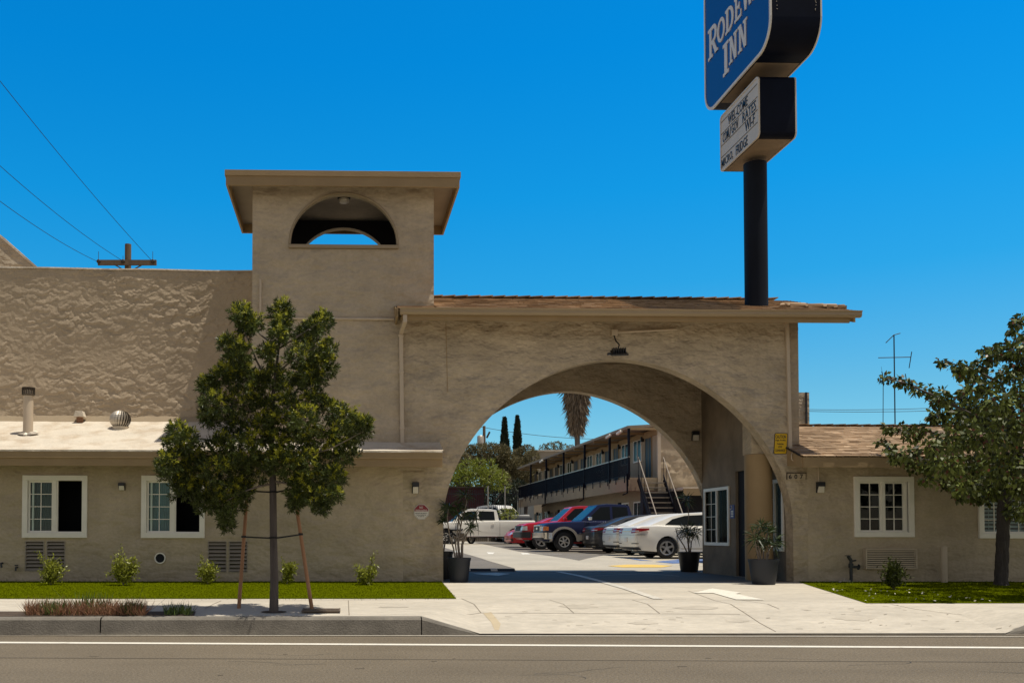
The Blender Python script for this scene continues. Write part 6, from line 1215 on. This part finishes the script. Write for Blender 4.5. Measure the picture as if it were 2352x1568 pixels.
CR = [(2036,868,13),(2060,876,13),(2085,884,14),(2108,890,16),(2135,900,18),(2165,914,22),(2150,928,14),(2200,930,28),(2225,900,22),(2166,832,11),(2190,840,16),(2215,850,22),(2242,858,22),(2250,830,18),(2280,818,20),(2300,806,22),(2330,812,22),(2262,800,10),(2305,790,13),(2335,742,14),(2320,765,9),(2346,728,15),(2348,770,10),(2245,935,36),(2290,925,36),(2340,905,30),(2200,962,30),(2150,958,22),(2112,985,20),(2070,985,15),(2042,985,12),(2095,995,18),(2250,1000,50),(2310,1000,50),(2190,1010,38),(2140,1028,30),(2090,1040,22),(2040,1025,14),(2025,1018,10),(2060,1050,14),(2130,1075,22),(2180,1062,34),(2230,1070,42),(2295,1070,46),(2340,1055,42),(2090,1068,16),(2130,1100,16),(2170,1108,18),(2212,1115,28),(2250,1120,30),(2320,1115,30),(2350,1120,28),(2200,1138,14),(2235,1150,14),(2335,1170,26),(2275,1130,20),(2345,840,24),(2310,860,24),(2270,880,24),(2230,955,30),(2290,960,40),(2340,960,40),(2045,1040,12),(2265,1150,14)]
rr = random.Random(21); CR += [(rr.uniform(2365, 2590), rr.uniform(760, 1130), rr.uniform(26, 46)) for _ in range(46)]
VF, VR = [], []
for px, py, rp in CR:
    for rep in range(3 if rp > 30 else (2 if rp > 18 else 1)):
        dy = rr.uniform(-3.9, .6)*min(1, .2+rp/38)+.1; c_ = TP(px+rr.uniform(-5, 5), py+rr.uniform(-5, 5), dy); r = rp*(TY2+dy+18.3)/2200; n = int(11+rp*2.7)
        P, d = in_ball(n, tuple(c_), (r, r, r*.9), .15); D = d*.6+rand_unit(n)*.6+np.array([0, 0, -.75]); D /= np.linalg.norm(D, axis=1)[:, None]
        m_ = RNG.random(n) < .93; VF.append(blades(P[m_], D[m_], (.095*(.6+.7*RNG.random(m_.sum()))), .060, .18, .42))
        if (~m_).any(): VR.append(blades(P[~m_], D[~m_], .07, .045, .18, .42))
leafmesh('foliage', VF, 'leaf_pear', t); leafmesh('reddish_leaves', VR, 'leaf_red', t)

# background trees through the arch
def crown_tree(name, label, base, trunk_h, blobs, m_, L, W, n, group='trees beyond the parking lot', dens=1.0, cat='tree', droop=0.0):
    t = thing(name, label, cat, base, 0, group); b = MB(); x, y, z = base; c0 = np.mean([[c[0], c[1], c[2]] for c in blobs], axis=0)
    b.tube([(x, y, z-.1), (x+.1, y, z+trunk_h*.6), (c0[0], c0[1], max(z+trunk_h, c0[2]-.5))], [.22, .17, .10], 8)
    for c in blobs[::2]: b.tube([(x+.1, y, z+trunk_h*.6), (c[0], c[1], c[2])], [.09, .03], 6)
    b.build('trunk', 'bark', t, 60); VF = []
    for cx, cy, cz, r in blobs:
        kk = int(n*dens*(r/1.2)**2); P, d = in_ball(kk, (cx, cy, cz), (r, r*.9, r*.85), .55); D = d*.7+rand_unit(kk)*.8+np.array([0, 0, .15-droop]); D /= np.linalg.norm(D, axis=1)[:, None]; VF.append(blades(P, D, L*(.6+.8*RNG.random(kk)), W))
    leafmesh('foliage', VF, m_, t); return t
def blobs_px(lst, Y, seed, dyr=1.5): 
    rr = random.Random(seed); k = 2200/(Y+18.3); out = []
    for px, py, rp in lst: dy = rr.uniform(-dyr, dyr); c_ = at(px, py, Y+dy); out.append((c_.x, c_.y, c_.z, rp/k))
    return out
Y = 62; crown_tree('olive_tree', 'wide grey-green tree behind the bright green one, left half of the arch view', (at(1105, 1100, Y).x, Y, 1), 3, blobs_px([(1052,1055,26),(1075,1045,28),(1100,1042,28),(1125,1040,28),(1150,1042,26),(1080,1075,34),(1120,1075,36),(1155,1075,34),(1050,1085,30),(1140,1105,34),(1175,1100,22),(1165,1060,22)], Y, 1), 'leaf_olive', .20, .075, 2200)
Y = 64; crown_tree('olive_tree', 'grey-green tree against the end of the balcony roof', (at(1205, 1100, Y).x, Y, 1), 3, blobs_px([(1195,1045,20),(1210,1038,20),(1222,1050,18),(1190,1070,24),(1212,1075,24),(1185,1100,26),(1205,1110,26),(1222,1095,18)], Y, 2), 'leaf_olive', .20, .075, 2200)
Y = 57; crown_tree('lime_green_tree', 'bright yellow-green bushy tree in front of the grey-green trees', (at(1110, 1160, Y).x, Y, 1.6), 2, blobs_px([(1050,1082,18),(1075,1072,20),(1100,1068,18),(1125,1070,16),(1065,1098,24),(1095,1092,26),(1125,1090,24),(1150,1092,18),(1045,1105,20),(1145,1108,20),(1080,1115,22),(1120,1115,20),(1160,1120,12),(1052,1122,18),(1070,1128,14),(1038,1095,16)], Y, 3, .9), 'leaf_lime', .34, .07, 620, droop=.25)
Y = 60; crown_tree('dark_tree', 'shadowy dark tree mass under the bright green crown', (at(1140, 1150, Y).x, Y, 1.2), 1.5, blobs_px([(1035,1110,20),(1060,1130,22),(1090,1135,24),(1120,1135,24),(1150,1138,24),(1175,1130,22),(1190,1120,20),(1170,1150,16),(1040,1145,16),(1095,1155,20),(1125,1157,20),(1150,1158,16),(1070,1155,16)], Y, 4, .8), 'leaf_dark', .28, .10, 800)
Y = 38.4; crown_tree('garden_bush', 'yellow-green bush directly behind the white pickup bed', (at(1165, 1200, Y+.5).x, Y+.5, .76), .5, blobs_px([(1145,1180,10),(1158,1176,12),(1172,1176,12),(1182,1182,10),(1165,1188,14),(1150,1190,10)], Y, 5, .3), 'leaf_bush', .10, .045, 1800, None, cat='bush')
Y = 78; crown_tree('olive_tree', 'thin treetop showing over the balcony roof left of the palm', (at(1275, 1100, Y).x, Y, 1), 5, blobs_px([(1250,1030,11),(1265,1026,12),(1280,1024,12),(1295,1028,10),(1310,1030,9)], Y, 6), 'leaf_olive', .20, .075, 1500)
for px, tp, wd, lab in [(1159, 963, 12, 'left cypress of the two tall pointed ones'), (1188.5, 959.5, 12, 'right cypress of the two tall pointed ones')]:
    Y = 84; kk = 2200/(Y+18.3); bz = at(px, 1085, Y).z; tz = at(px, tp, Y).z; cx = at(px, 1040, Y).x; t = thing('cypress_tree', lab, 'tree', (cx, Y, 1), 0, 'tall cypresses'); b = MB(); b.tube([(cx, Y, .9), (cx, Y, tz-1)], [.2, .04], 8); b.build('trunk', 'bark', t, 60)
    n = 6500; u = RNG.random(n); prof_ = np.minimum(1, (1-u)*2.1)**.75*np.minimum(1, .55+u*1.2); rad = (wd/kk)*prof_*(.72+.28*RNG.random(n))*(1+.12*np.sin(u*23+px)); a = RNG.random(n)*6.283; zz = 1.5+(tz-1.5)*u
    P = np.stack([cx+rad*np.cos(a), Y+rad*np.sin(a), zz], 1); D = np.stack([np.cos(a)*.35, np.sin(a)*.35, np.ones(n)], 1)+RNG.normal(size=(n, 3))*.25; D /= np.linalg.norm(D, axis=1)[:, None]; leafmesh('foliage', [blades(P, D, .42, .17)], 'leaf_dark', t)
Y = 70; pm = at(1325, 1030, Y); t = thing('palm_tree', 'tall fan palm with a thick skirt of dead fronds, framed by the arch', 'tree', (pm.x, Y, 1)); kk = 2200/(Y+18.3); zt = at(1325, 880, Y).z; zs0 = at(1325, 992, Y).z
b = MB(); b.tube([(pm.x+.1, Y, .9), (pm.x+.05, Y, zs0-1), (pm.x-.0, Y, zt)], [.32, .25, .22], 12); b.build('trunk', 'bark', t, 60)
n = 3600; u = RNG.random(n); a = RNG.random(n)*6.283; rr_ = (.28+.88*u**.7)*(.55+.45*RNG.random(n)); P = np.stack([pm.x+rr_*np.cos(a), Y+rr_*np.sin(a), zs0+.35+(zt-zs0)*u], 1); D = np.stack([np.cos(a)*.28, np.sin(a)*.28, -np.ones(n)], 1)+RNG.normal(size=(n, 3))*.22; D /= np.linalg.norm(D, axis=1)[:, None]
leafmesh('dead_fronds', [blades(P, D, 1.0*(.6+.7*RNG.random(n)), .10)], 'frond_dry', t)
n = 900; D = rand_unit(n); D[:, 2] = D[:, 2]*.7+.25; D /= np.linalg.norm(D, axis=1)[:, None]; P = np.array([pm.x, Y, zt+.4])+D*(.5+1.0*RNG.random(n))[:, None]; leafmesh('green_fronds', [blades(P, D, 1.0, .12)], 'frond_green', t)
